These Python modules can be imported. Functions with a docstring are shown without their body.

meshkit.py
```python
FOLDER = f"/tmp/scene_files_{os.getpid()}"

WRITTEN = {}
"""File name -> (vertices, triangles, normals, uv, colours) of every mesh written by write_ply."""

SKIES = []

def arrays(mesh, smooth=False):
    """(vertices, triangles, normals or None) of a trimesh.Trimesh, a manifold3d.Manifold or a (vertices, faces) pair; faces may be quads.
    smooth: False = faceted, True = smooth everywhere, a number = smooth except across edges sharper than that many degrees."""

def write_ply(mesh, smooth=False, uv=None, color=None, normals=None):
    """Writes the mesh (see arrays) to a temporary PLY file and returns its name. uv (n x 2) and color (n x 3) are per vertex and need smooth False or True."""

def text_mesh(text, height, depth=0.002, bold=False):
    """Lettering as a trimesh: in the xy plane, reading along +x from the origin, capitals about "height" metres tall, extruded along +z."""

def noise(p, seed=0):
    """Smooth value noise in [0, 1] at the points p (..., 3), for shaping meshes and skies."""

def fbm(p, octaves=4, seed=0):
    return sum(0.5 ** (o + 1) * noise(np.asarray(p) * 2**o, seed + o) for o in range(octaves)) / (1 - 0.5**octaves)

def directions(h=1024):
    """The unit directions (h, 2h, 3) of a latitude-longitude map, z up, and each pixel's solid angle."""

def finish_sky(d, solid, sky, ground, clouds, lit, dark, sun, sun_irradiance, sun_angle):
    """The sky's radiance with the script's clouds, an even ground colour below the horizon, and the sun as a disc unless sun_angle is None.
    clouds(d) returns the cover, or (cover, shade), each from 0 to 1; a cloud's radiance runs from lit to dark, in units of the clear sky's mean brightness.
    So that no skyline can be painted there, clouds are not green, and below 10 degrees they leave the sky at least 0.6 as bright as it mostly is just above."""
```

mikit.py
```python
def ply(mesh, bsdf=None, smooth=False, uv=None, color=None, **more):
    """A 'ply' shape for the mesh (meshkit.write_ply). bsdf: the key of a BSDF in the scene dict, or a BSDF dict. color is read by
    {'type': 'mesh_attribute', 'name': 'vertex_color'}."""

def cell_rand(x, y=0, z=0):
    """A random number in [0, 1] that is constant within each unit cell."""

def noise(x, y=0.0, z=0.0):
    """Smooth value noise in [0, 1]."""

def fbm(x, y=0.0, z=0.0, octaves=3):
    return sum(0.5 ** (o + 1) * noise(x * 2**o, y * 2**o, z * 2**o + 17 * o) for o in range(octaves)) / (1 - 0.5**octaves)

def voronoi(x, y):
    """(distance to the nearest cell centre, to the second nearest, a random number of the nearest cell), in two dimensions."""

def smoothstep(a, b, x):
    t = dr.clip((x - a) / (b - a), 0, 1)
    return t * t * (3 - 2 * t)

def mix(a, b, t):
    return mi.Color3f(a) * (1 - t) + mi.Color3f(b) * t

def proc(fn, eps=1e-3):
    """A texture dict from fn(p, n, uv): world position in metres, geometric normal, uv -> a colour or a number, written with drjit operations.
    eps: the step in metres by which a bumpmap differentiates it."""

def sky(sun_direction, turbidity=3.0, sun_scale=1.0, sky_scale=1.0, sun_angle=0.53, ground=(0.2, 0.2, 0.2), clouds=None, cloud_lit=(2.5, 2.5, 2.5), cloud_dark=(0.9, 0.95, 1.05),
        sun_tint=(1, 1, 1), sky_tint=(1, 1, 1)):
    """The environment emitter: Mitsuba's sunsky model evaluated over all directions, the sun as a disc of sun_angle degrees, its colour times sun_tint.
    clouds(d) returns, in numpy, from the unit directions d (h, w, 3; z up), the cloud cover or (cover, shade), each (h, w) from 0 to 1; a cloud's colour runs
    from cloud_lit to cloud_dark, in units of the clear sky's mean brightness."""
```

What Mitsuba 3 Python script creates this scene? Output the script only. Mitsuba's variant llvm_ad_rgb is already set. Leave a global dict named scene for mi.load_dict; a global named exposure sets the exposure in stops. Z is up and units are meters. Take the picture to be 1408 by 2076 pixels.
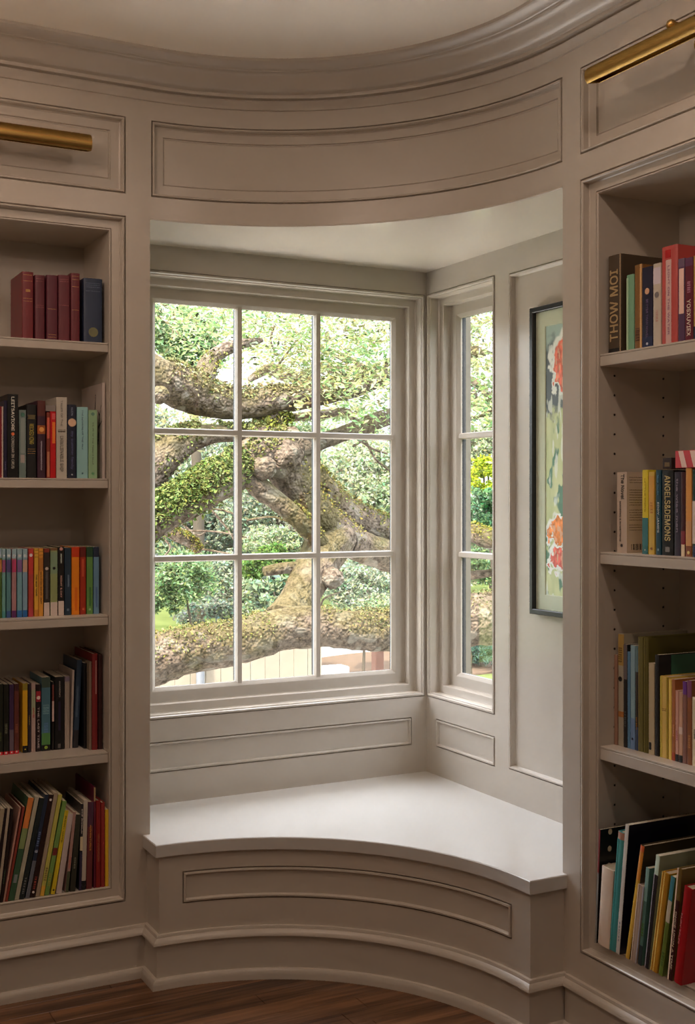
import math, random
import numpy as np
import trimesh
import drjit as dr
import mitsuba as mi
import mikit
from mikit import ply, proc, noise, fbm, smoothstep, mix
import meshkit
from shapely.geometry import Polygon, box as sbox

T = mi.ScalarTransform4f
scene, labels = {}, {}
rng = np.random.default_rng(7)

# ------------------------------------------------------------------ camera, sky, exposure
# world: X runs along the left bookcase and the large window, Y along the right bookcase, z up
EYE = 1.535
FOCAL, HORIZON = 2410.0, 1013.0
FW = np.array([0.4648, 0.8854]); RT = np.array([0.8854, -0.4648])
exposure = 4.0
scene['camera'] = {
    'type': 'perspective', 'fov': math.degrees(2 * math.atan(704 / FOCAL)), 'fov_axis': 'x',
    'near_clip': 0.05, 'far_clip': 500.0,
    'principal_point_offset_y': -(HORIZON - 1038.0) / 2076.0,
    'to_world': T().look_at(origin=[0, 0, EYE], target=[float(FW[0]), float(FW[1]), EYE], up=[0, 0, 1])}


def clouds(d):
    c = meshkit.fbm(d * np.array([2.2, 2.2, 4.0]) + 3.1, 5, 11)
    cover = np.clip(0.72 + 0.9 * (c - 0.42), 0, 1)
    shade = np.clip(meshkit.fbm(d * 3.0 + 9.0, 4, 5) * 0.7, 0, 1)
    return cover, shade


SKY = 4.0
scene['sky'] = mikit.sky((-0.55, -0.35, 0.85), turbidity=4.0, sun_scale=0.20 * SKY, sky_scale=SKY, sun_angle=3.0,
                         ground=(0.12, 0.13, 0.09), clouds=clouds, cloud_lit=(2.3, 2.3, 2.3), cloud_dark=(1.3, 1.35, 1.4))
UNSEEN_LAMP = (8.8, 6.65, 5.45)         # radiance of the warm unseen ceiling downlights
UNSEEN_GLOBE = (1.15, 0.86, 0.69)           # radiance of the unseen globe that lights ceiling and shelves


def at(px, py, t):
    """the point t metres ahead of the eye that was measured at a place of the photograph"""
    xy = FW * t + RT * ((px - 704) / FOCAL * t)
    return np.array([xy[0], xy[1], EYE - (py - HORIZON) / FOCAL * t])


def on_y(px, py, Y):
    return at(px, py, Y / (FW[1] + RT[1] * (px - 704) / FOCAL))


def on_x(px, py, X):
    return at(px, py, X / (FW[0] + RT[0] * (px - 704) / FOCAL))


# ------------------------------------------------------------------ materials
def rgb(c):
    return {'type': 'rgb', 'value': [float(x) for x in c]}


def two(b):
    return {'type': 'twosided', 'bsdf': b}


def principled(c, rough=0.5, spec=0.5, **kw):
    return {'type': 'principled', 'base_color': c if isinstance(c, dict) else rgb(c), 'roughness': rough, 'specular': spec, **kw}


def brush(p, n, uv):           # very faint brushed-paint unevenness
    v = fbm(p.x * 3.0, p.y * 3.0, p.z * 3.0, 3)
    return mix((0.435, 0.388, 0.330), (0.475, 0.426, 0.365), v)


scene['paint'] = two(principled(proc(brush), 0.30, 0.5))
scene['seat_paint'] = two(principled((0.440, 0.396, 0.338), 0.22, 0.5))
scene['sash_paint'] = two(principled((0.420, 0.376, 0.318), 0.55, 0.25))
scene['soffit_paint'] = two(principled((0.47, 0.43, 0.37), 0.13, 0.75))
scene['seat_top_paint'] = two(principled((0.485, 0.470, 0.440), 0.22, 0.5))
scene['ceiling_paint'] = two(principled((0.86, 0.80, 0.70), 0.7, 0.2))
scene['wall_paint'] = two(principled((0.40, 0.355, 0.30), 0.55, 0.3))
scene['brass'] = two({'type': 'roughconductor', 'specular_reflectance': rgb((0.44, 0.27, 0.085)), 'alpha': 0.20, 'material': 'none'})
scene['bulb_glass'] = two(principled((0.8, 0.78, 0.7), 0.3, 0.5))
scene['black_frame'] = two(principled((0.012, 0.013, 0.016), 0.35, 0.5))
scene['outer_dark'] = two(principled((0.02, 0.02, 0.022), 0.5, 0.3))
scene['mat_board'] = two(principled((0.50, 0.54, 0.40), 0.9, 0.1))
scene['pages'] = two({'type': 'diffuse', 'reflectance': rgb((0.58, 0.52, 0.40))})
scene['hole_dark'] = two({'type': 'diffuse', 'reflectance': rgb((0.03, 0.022, 0.018))})
scene['pane_glass'] = {'type': 'thindielectric', 'int_ior': 1.5}


def oak_floor(p, n, uv):
    row = dr.floor(p.y / 0.083 + 500)
    r = mikit.cell_rand(row, 3, 1)
    x = p.x + r * 7.0
    g = fbm(x * 2.2, p.y * 38.0 + r * 19, 1.3, 4)
    f = noise(x * 14.0, p.y * 260.0, 5.0)
    c = mix((0.050, 0.020, 0.008), (0.175, 0.080, 0.034), smoothstep(0.25, 0.75, g))
    return c * (0.80 + 0.35 * f) * (0.82 + 0.36 * r)


scene['oak'] = two(principled(proc(oak_floor), 0.30, 0.5))


def bark(p, n, uv):
    a = fbm(p.x * 6, p.y * 6, p.z * 6, 3)
    crack = noise(p.x * 60, p.y * 60, p.z * 38)
    fine = noise(p.x * 150, p.y * 150, p.z * 120)
    base = mix((0.030, 0.023, 0.018), (0.150, 0.120, 0.094), smoothstep(0.15, 0.85, 0.25 * a + 0.45 * crack + 0.35 * fine))
    lichen = smoothstep(0.66, 0.76, noise(p.x * 16 + 4, p.y * 16, p.z * 16))
    base = mix(base, (0.21, 0.195, 0.165), lichen * 0.45)
    moss = smoothstep(0.44, 0.66, fbm(p.x * 3.1 + 7, p.y * 3.1, p.z * 3.6, 4) + 0.16 * n.z)
    return mix(base, mix((0.034, 0.030, 0.012), (0.112, 0.098, 0.042), 0.5 * crack + 0.5 * fine), moss * 0.7)


def bark_bump(p, n, uv):
    return 0.55 * noise(p.x * 45, p.y * 45, p.z * 28) + 0.45 * noise(p.x * 110, p.y * 110, p.z * 85)


scene['bark'] = two({'type': 'bumpmap', 'arbitrary': {'type': 'proc', **{k: v for k, v in proc(bark_bump, 4e-3).items() if k != 'type'}},
                     'scale': 0.03, 'bsdf': {'type': 'diffuse', 'reflectance': proc(bark)}})
scene['bark_far'] = two({'type': 'diffuse', 'reflectance': rgb((0.05, 0.043, 0.033))})
scene['leaf'] = {'type': 'principledthin', 'base_color': {'type': 'mesh_attribute', 'name': 'vertex_color'}, 'roughness': 0.55, 'diff_trans': 0.7, 'spec_trans': 0.0}
scene['fern'] = two({'type': 'diffuse', 'reflectance': {'type': 'mesh_attribute', 'name': 'vertex_color'}})


def grass_col(p, n, uv):
    a = fbm(p.x * 1.5, p.y * 1.5, 0.0, 4)
    return mix((0.040, 0.055, 0.016), (0.085, 0.105, 0.038), a)


scene['grass_ground'] = two({'type': 'diffuse', 'reflectance': proc(grass_col)})
scene['concrete'] = two({'type': 'diffuse', 'reflectance': rgb((0.64, 0.62, 0.59))})
scene['beige_board'] = two(principled((0.17, 0.148, 0.115), 0.7, 0.2))
scene['grey_metal'] = two(principled((0.09, 0.10, 0.115), 0.45, 0.5))
scene['post_wood'] = two(principled((0.055, 0.028, 0.020), 0.8, 0.2))
scene['soil'] = two({'type': 'diffuse', 'reflectance': rgb((0.075, 0.055, 0.04))})

_mats = {}


def col(c, rough=0.42):
    k = tuple(round(float(x), 3) for x in c) + (rough,)
    if k not in _mats:
        name = f'cover_colour_{len(_mats)}'
        scene[name] = two(principled(k[:3], rough, 0.5))
        _mats[k] = name
    return _mats[k]


# ------------------------------------------------------------------ mesh helpers
def cat(parts):
    vs, fs, o = [], [], 0
    for m in parts:
        v, f = (np.asarray(m.vertices), np.asarray(m.faces)) if hasattr(m, 'vertices') else (np.asarray(m[0], float), np.asarray(m[1], int))
        if f.shape[1] == 4:
            f = np.vstack([f[:, [0, 1, 2]], f[:, [0, 2, 3]]])
        vs.append(v); fs.append(f + o); o += len(v)
    return np.vstack(vs), np.vstack(fs)


def mp(m, fn):
    v = np.asarray(m[0], float)
    return fn(v[:, 0], v[:, 1], v[:, 2]), m[1]


def bbox(x0, x1, y0, y1, z0, z1, b=0.0):
    """a box with chamfered edges"""
    lo, hi = np.array([min(x0, x1), min(y0, y1), min(z0, z1)]), np.array([max(x0, x1), max(y0, y1), max(z0, z1)])
    if b <= 0:
        m = trimesh.creation.box(bounds=[lo, hi])
        return np.array(m.vertices), np.array(m.faces)
    pts = []
    for a in range(3):
        for sx in (0, 1):
            for sy in (0, 1):
                for sz in (0, 1):
                    s = np.array([sx, sy, sz])
                    p = np.where(s == 0, lo + b, hi - b)
                    p[a] = (lo, hi)[s[a]][a]
                    pts.append(p)
    h = trimesh.convex.convex_hull(np.array(pts))
    return np.array(h.vertices), np.array(h.faces)


def grid_face(s_breaks, z_breaks, holes=(), n=0.0, ds=None):
    """a sheet in (s, n, z) with rectangular holes; ds: longest step along s"""
    S = set(s_breaks); Z = set(z_breaks)
    for a, b, c, d in holes:
        S |= {a, b}; Z |= {c, d}
    S = sorted(S); Z = sorted(Z)
    if ds:
        S2 = []
        for a, b in zip(S[:-1], S[1:]):
            k = max(1, int(math.ceil((b - a) / ds)))
            S2 += [a + (b - a) * i / k for i in range(k)]
        S = S2 + [S[-1]]
    v = [(s, n, z) for z in Z for s in S]
    f = []
    for j in range(len(Z) - 1):
        for i in range(len(S) - 1):
            cs, cz = (S[i] + S[i + 1]) / 2, (Z[j] + Z[j + 1]) / 2
            if any(a < cs < b and c < cz < d for a, b, c, d in holes):
                continue
            q = j * len(S) + i
            f.append((q, q + 1, q + 1 + len(S), q + len(S)))
    return np.array(v, float), np.array(f)


def ring(s0, s1, z0, z1, profile, fill=False, k=1):
    """mitred moulding round a rectangle in (s, n, z): profile = [(inset, depth), ...]; k steps along s"""
    v, f = [], []
    m = 2 * k + 2

    def loop(o, n):
        top = [(s0 + o + (s1 - s0 - 2 * o) * i / k, n, z1 - o) for i in range(k + 1)]
        bot = [(s1 - o - (s1 - s0 - 2 * o) * i / k, n, z0 + o) for i in range(k + 1)]
        return top + bot
    for o, n in profile:
        v += loop(o, n)
    for j in range(len(profile) - 1):
        for i in range(m):
            a, b = j * m + i, j * m + (i + 1) % m
            f.append((a, b, b + m, a + m))
    if fill:
        b0 = (len(profile) - 1) * m
        for i in range(k):
            f.append((b0 + i, b0 + i + 1, b0 + m - 2 - i, b0 + m - 1 - i))
    return np.array(v, float), np.array(f)


def sweep(path, profile, closed=False, caps=True):
    """sweeps profile [(offset to the right of the path, z), ...] along a 2-D path with mitred corners"""
    P = np.asarray(path, float)
    d = np.diff(P, axis=0); d /= np.linalg.norm(d, axis=1, keepdims=True)
    nr = np.stack([d[:, 1], -d[:, 0]], 1)
    m = np.zeros_like(P)
    m[0], m[-1] = nr[0], nr[-1]
    for i in range(1, len(P) - 1):
        m[i] = (nr[i - 1] + nr[i]) / (1 + nr[i - 1] @ nr[i])
    k = len(profile)
    v = np.array([[*(P[i] + m[i] * o), z] for i in range(len(P)) for o, z in profile])
    f = [(i * k + j, (i + 1) * k + j, (i + 1) * k + j + 1, i * k + j + 1) for i in range(len(P) - 1) for j in range(k - 1)]
    return v, np.array(f)


def tube(pts, radii, seg=16, cap=True):
    """a round limb through pts with the given radii"""
    pts = np.asarray(pts, float); radii = np.asarray(radii, float)
    tg = np.gradient(pts, axis=0); tg /= np.linalg.norm(tg, axis=1, keepdims=True)
    u = np.cross(tg[0], [0.13, 0.21, 0.97]); u /= np.linalg.norm(u)
    v, f = [], []
    for i in range(len(pts)):
        u = u - tg[i] * (u @ tg[i]); u /= np.linalg.norm(u)
        w = np.cross(tg[i], u)
        for j in range(seg):
            a = 2 * math.pi * j / seg
            v.append(pts[i] + radii[i] * (math.cos(a) * u + math.sin(a) * w))
    for i in range(len(pts) - 1):
        for j in range(seg):
            a, b = i * seg + j, i * seg + (j + 1) % seg
            f += [(a, b, b + seg), (a, b + seg, a + seg)]
    if cap:
        for e, o in ((0, 0), (len(pts) - 1, (len(pts) - 1) * seg)):
            v.append(pts[e] + (tg[e] * radii[e] * 0.5 * (1 if e else -1)))
            c = len(v) - 1
            f += [(c, o + j, o + (j + 1) % seg) for j in range(seg)]
    return np.array(v), np.array(f)


def spline(pts, n):
    """Catmull-Rom through control rows (any columns)"""
    P = np.asarray(pts, float)
    P = np.vstack([2 * P[0] - P[1], P, 2 * P[-1] - P[-2]])
    out = []
    segs = len(P) - 3
    for q in np.linspace(0, segs - 1e-9, n):
        i = int(q); t = q - i
        a, b, c, d = P[i:i + 4]
        out.append(0.5 * (2 * b + (c - a) * t + (2 * a - 5 * b + 4 * c - d) * t * t + (3 * b - a - 3 * c + d) * t ** 3))
    return np.array(out)


# ------------------------------------------------------------------ scene bookkeeping
_count = {}


def key_of(name, parent=None):
    k = f'{parent}__{name}' if parent else name
    i = _count.get(k, 0); _count[k] = i + 1
    return k if i == 0 else f'{k}_{i:03d}'


def obj(name, mesh, mat, parent=None, smooth=False, **kw):
    k = key_of(name, parent)
    scene[k] = ply(mesh, mat, smooth=smooth, **kw)
    return k


def thing(name, label, cat_, group=None):
    k = key_of(name)
    labels[k] = {'label': label, 'category': cat_}
    if group:
        labels[k]['group'] = group
    return k


def struct(k, label):
    labels[k] = {'kind': 'structure', 'label': label}
    return k


# ------------------------------------------------------------------ the room's measures
CX0, CY0, R = 1.200, 2.750, 0.962          # centre and radius of the rounded corner
PX, PY = CX0 + R, CY0 + R                  # planes of the right and the left bookcase face
XB, YA = 2.487, 4.060                      # the nook's right and back wall
OPEN_X, OPEN_Y = 1.225, 2.771              # edges of the nook's opening
H, HEAD = 2.950, 2.442                     # ceiling, underside of the curved header
SEAT = 0.450
QA = R * math.pi / 2
ROOM_X0, ROOM_Y0 = -2.3, -1.5


def room(s, n, z):
    """s along left bookcase (s<0), round the corner, along the right bookcase; n into the room"""
    s, n, z = (np.asarray(a, float) for a in (s, n, z))
    th = np.clip(s, 0, QA) / R
    x = CX0 + (R - n) * np.sin(th) + np.minimum(s, 0)
    y = CY0 + (R - n) * np.cos(th) - np.maximum(s - QA, 0)
    return np.stack([x, y, z], -1)


def wallA(s, n, z):
    return np.stack([s, YA - n, z], -1)


def wallB(s, n, z):
    return np.stack([XB - n, s, z], -1)


S_OPEN0, S_OPEN1 = OPEN_X - CX0, QA + CY0 - OPEN_Y + 0.042     # header ends (arc length)
S_OPEN0 = 0.0255; S_OPEN1 = QA - 0.0215
arc_path = [room(s, 0, 0)[:2] for s in np.linspace(0, QA, 49)]

# ------------------------------------------------------------------ structure
# floor of oak planks
PW = 0.083
ys = np.arange(ROOM_Y0, PY + 0.02, PW)
ys = (np.floor(ROOM_Y0 / PW) + np.arange(len(ys) + 1)) * PW
struct(obj('floor', bbox(ROOM_X0, PX + 0.02, ROOM_Y0, PY + 0.02, -0.06, -0.022), 'hole_dark'), 'stained oak plank floor at the foot of the window seat')
prng = random.Random(4)
for j in range(len(ys) - 1):
    x = ROOM_X0 + prng.random() * 0.9 - 0.9
    while x < PX:
        L = 0.9 + prng.random() * 1.1
        a, b = max(x, ROOM_X0), min(x + L, PX + 0.01)
        if b - a > 0.04 and ys[j] < PY:
            obj('plank', bbox(a + 0.0006, b - 0.0006, ys[j] + 0.0005, ys[j] + PW - 0.0005, -0.022, 0.0, 0.0012), 'oak', 'floor')
        x += L

# ceiling: flat plate over everything
struct(obj('ceiling', bbox(ROOM_X0 - 0.1, XB + 0.35, ROOM_Y0 - 0.1, YA + 0.35, H, H + 0.12), 'ceiling_paint'), 'smooth warm white ceiling above the curved crown moulding')
# walls behind the camera
struct(obj('wall_back', bbox(ROOM_X0 - 0.1, PX + 0.5, ROOM_Y0 - 0.1, ROOM_Y0, -0.06, H), 'wall_paint'), 'plain painted wall behind the viewer')
struct(obj('wall_left', bbox(ROOM_X0 - 0.1, ROOM_X0, ROOM_Y0 - 0.1, PY + 0.4, -0.06, H), 'wall_paint'), 'plain painted wall to the left of the viewer')

# curved header over the nook: face with a recessed panel, underside = nook ceiling
PAN = [(0, 0), (0, -0.011), (0.0045, -0.011), (0.0055, 0.0015), (0.0095, 0.0025), (0.012, -0.002), (0.0125, -0.019), (0.017, -0.0215), (0.044, -0.0215), (0.0445, -0.029), (0.048, -0.029), (0.051, -0.0265)]
FZ0, FZ1 = 2.518, 2.766
hs0, hs1 = S_OPEN0 + 0.004, S_OPEN1 - 0.002
hd = obj('wall_header', cat([mp(grid_face([S_OPEN0, S_OPEN1], [HEAD, H], [(hs0, hs1, FZ0, FZ1)], 0, 0.03), room)]), 'paint', smooth=20)
struct(hd, 'curved greige header wall over the window nook')
obj('panel', mp(ring(hs0, hs1, FZ0, FZ1, PAN, True, 48), room), 'paint', 'wall_header', smooth=25)
pts = [tuple(room(s, -0.004, 0)[:2]) for s in np.linspace(S_OPEN0, S_OPEN1, 49)]
poly = Polygon(pts + [(XB + 0.02, pts[-1][1]), (XB + 0.02, YA + 0.02), (pts[0][0], YA + 0.02)])
m = trimesh.creation.extrude_polygon(poly, 0.03, engine='earcut'); m.apply_translation([0, 0, HEAD])
obj('soffit', (m.vertices, m.faces), 'soffit_paint', 'wall_header')
sp = [room(s, 0.0, 0)[:2] for s in np.linspace(S_OPEN0, S_OPEN1, 49)]
obj('edge_bead', sweep(sp, [(-0.006, HEAD), (0.002, HEAD), (0.003, HEAD + 0.001), (0.003, HEAD + 0.004), (0.0, HEAD + 0.006)]), 'paint', 'wall_header', smooth=40)

# nook back wall (A) and right wall (B) with window openings, sunk panels
WA = (1.290, 2.479, 0.751, 2.353)
WB = (3.583, 4.052, 0.751, 2.353)
NX0 = OPEN_X
LP_A, LP_B = (1.28, 2.419, 0.562, 0.672), (3.583, 3.986, 0.562, 0.672)
ART_P = (2.835, 3.496, 0.572, 2.343)
GRV = [(0, 0), (0, -0.009), (0.0035, -0.009), (0.0045, 0.003), (0.0090, 0.004), (0.0125, -0.001), (0.0135, -0.006)]
GRV2 = [(0, 0), (0, -0.008), (0.0035, -0.008), (0.0045, 0.002), (0.009, 0.003), (0.012, -0.002), (0.0145, -0.016), (0.016, -0.0165)]
ka = struct(obj('wall_window', mp(grid_face([NX0, XB], [SEAT - 0.03, HEAD + 0.02], [WA, LP_A], 0), wallA), 'seat_paint'), 'nook wall that holds the large window')
obj('panel', mp(ring(*LP_A, GRV, True), wallA), 'seat_paint', ka)
kb = struct(obj('wall_right', mp(grid_face([OPEN_Y - 0.03, YA], [SEAT - 0.03, HEAD + 0.02], [WB, LP_B, ART_P], 0), wallB), 'seat_paint'), 'nook wall that holds the narrow window and the picture')
obj('panel', mp(ring(*LP_B, GRV, True), wallB), 'seat_paint', kb)
obj('panel', mp(ring(*ART_P, GRV2, True), wallB), 'seat_paint', kb)
# cheeks of the nook beside the bookcases
obj('cheek', bbox(OPEN_X - 0.076, OPEN_X, PY + 0.001, YA + 0.02, SEAT - 0.03, HEAD + 0.03), 'seat_paint', ka)
obj('cheek', bbox(PX + 0.001, XB + 0.02, OPEN_Y - 0.076, OPEN_Y - 0.0005, SEAT - 0.03, HEAD + 0.03), 'seat_paint', kb)


# windows: stepped reveal, sash, muntins, panes
def window(name, W, fn, cols, label):
    s0, s1, z0, z1 = W
    frame = [(0, 0), (0, -0.008), (0.0032, -0.008), (0.004, 0.004), (0.010, 0.005), (0.013, 0.0), (0.0135, -0.003), (0.016, -0.003), (0.016, -0.042), (0.019, -0.045), (0.044, -0.045), (0.046, -0.047), (0.046, -0.078)]
    k = obj(name, mp(ring(*W, frame), fn), 'seat_paint')
    struct(k, label)
    sash = [(0.046, -0.078), (0.049, -0.080), (0.086, -0.080), (0.090, -0.083), (0.100, -0.093), (0.100, -0.100)]
    obj('sash', mp(ring(*W, sash), fn), 'sash_paint', k)
    g0, g1, h0, h1 = s0 + 0.100, s1 - 0.100, z0 + 0.100, z1 - 0.100
    h0 -= 0.018; h1 += 0.012
    obj('sash_rail', mp(bbox(g0 - 0.01, g1 + 0.01, -0.100, -0.13, h1 + 0.004, h1 + 0.05), fn), 'seat_paint', k)
    out = [(0.100, -0.100), (0.100, -0.106), (0.084, -0.109), (0.084, -0.128), (0.02, -0.132), (-0.05, -0.132)]
    obj('outer_frame', mp(ring(*W, out), fn), 'outer_dark', k)
    mw, md0, md1 = 0.0125, -0.087, -0.110
    vs = [g0 + (g1 - g0) * i / cols for i in range(cols + 1)]
    hz = [z0 + 0.1 + (z1 - z0 - 0.2) * i / 3 for i in range(4)]

    def bar(a0, a1, b0, b1, vertical):
        # moulded bar: narrow nose to the room, wide at the glass
        if vertical:
            c = (a0 + a1) / 2
            prof = [(c - mw, md1), (c - mw, -0.100), (c - 0.0085, md0), (c + 0.0085, md0), (c + mw, -0.100), (c + mw, md1)]
            v = [(s, n, z) for z in (b0, b1) for s, n in prof]
        else:
            c = (b0 + b1) / 2
            prof = [(c - mw, md1), (c - mw, -0.100), (c - 0.0085, md0), (c + 0.0085, md0), (c + mw, -0.100), (c + mw, md1)]
            v = [(s, n, z) for s in (a0, a1) for z, n in prof]
        h = trimesh.convex.convex_hull(np.array(v))
        return np.array(h.vertices), np.array(h.faces)
    for i in range(1, cols):
        obj('muntin', mp(bar(vs[i] - mw, vs[i] + mw, hz[0] - 0.006, hz[3] + 0.006, True), fn), 'sash_paint', k)
    for j in (1, 2):
        obj('muntin', mp(bar(g0 - 0.006, g1 + 0.006, hz[j] - mw, hz[j] + mw, False), fn), 'sash_paint', k)
    for i in range(1, cols):
        obj('outer_muntin', mp(bbox(vs[i] - 0.010, vs[i] + 0.010, -0.1105, -0.128, hz[0], hz[3]), fn), 'outer_dark', k)
    for j in (1, 2):
        for i in range(cols):
            obj('outer_muntin', mp(bbox(vs[i] + 0.011, vs[i + 1] - 0.011, -0.1105, -0.122, hz[j] - 0.009, hz[j] + 0.009), fn), 'outer_dark', k)
    for j in range(3):
        for i in range(cols):
            a = grid_face([vs[i] + (0.006 if i else -0.004), vs[i + 1] - (0.006 if i < cols - 1 else -0.004)],
                          [hz[j] + (0.006 if j else -0.004), hz[j + 1] - (0.006 if j < 2 else -0.004)], (), -0.104)
            obj('pane', mp(a, fn), 'pane_glass', k)
    return k


window('window_1', WA, wallA, 3, 'large nine pane window with the old tree behind it')
window('window_2', WB, wallB, 1, 'narrow three pane window at the corner of the nook')
# outer walls of the house round the windows (a real thickness)
obj('outer_skin', mp(grid_face([NX0 - 1.8, XB + 0.3], [-0.7, H + 0.1], [(WA[0] - 0.05, WA[1] + 0.05, WA[2] - 0.05, WA[3] + 0.05)], -0.132), wallA), 'beige_board', ka)
obj('outer_skin', mp(grid_face([1.0, YA + 0.3], [-0.7, H + 0.1], [(WB[0] - 0.05, WB[1] + 0.05, WB[2] - 0.05, WB[3] + 0.05)], -0.132), wallB), 'beige_board', kb)

# crown moulding
cp = [room(s, 0, 0)[:2] for s in [-3.4] + list(np.linspace(0, QA, 61)) + [QA + 4.2]]
cyma = [(0.036 + 0.070 * u, 2.872 + 0.048 * (u - 0.16 * math.sin(2 * math.pi * u))) for u in np.linspace(0, 1, 13)]
crown = [(0.0, 2.826), (0.008, 2.8265), (0.010, 2.831), (0.0125, 2.838), (0.019, 2.846), (0.021, 2.850), (0.009, 2.8525), (0.009, 2.8585), (0.031, 2.859), (0.032, 2.866), (0.031, 2.870)] + cyma + [(0.109, 2.9225), (0.112, 2.9225), (0.120, 2.926), (0.135, 2.934), (0.141, 2.941), (0.142, 2.952)]
struct(obj('trim_1', sweep(cp, crown), 'paint', smooth=28), 'curved crown moulding that follows the rounded corner')

# baseboards of the two bookcases
BASE = [(0.0, 0.166), (0.010, 0.1655), (0.012, 0.161), (0.0125, 0.157), (0.020, 0.151), (0.025, 0.143), (0.0255, 0.137), (0.012, 0.1355), (0.012, 0.032), (0.022, 0.031), (0.027, 0.024), (0.029, 0.014), (0.030, 0.0)]
struct(obj('baseboard_left', sweep([(ROOM_X0, PY), (1.207, PY)], BASE), 'paint', smooth=28), 'stepped baseboard under the left bookcase')
struct(obj('baseboard_right', sweep([(PX, CY0 - 0.003), (PX, ROOM_Y0)], BASE), 'paint', smooth=28), 'stepped baseboard under the right bookcase')

# ------------------------------------------------------------------ built-in bookcases
OPN = [(0, 0), (0, -0.011), (0.0045, -0.011), (0.0055, 0.0015), (0.0095, 0.0025), (0.012, -0.001), (0.0125, -0.021), (0.0155, -0.0235), (0.040, -0.0235), (0.041, -0.029), (0.0425, -0.029), (0.0435, -0.0235), (0.046, -0.0235), (0.048, -0.027), (0.048, -0.040)]
BZ0, BZ1 = 0.244, 2.447
DEPTH = 0.328


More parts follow.
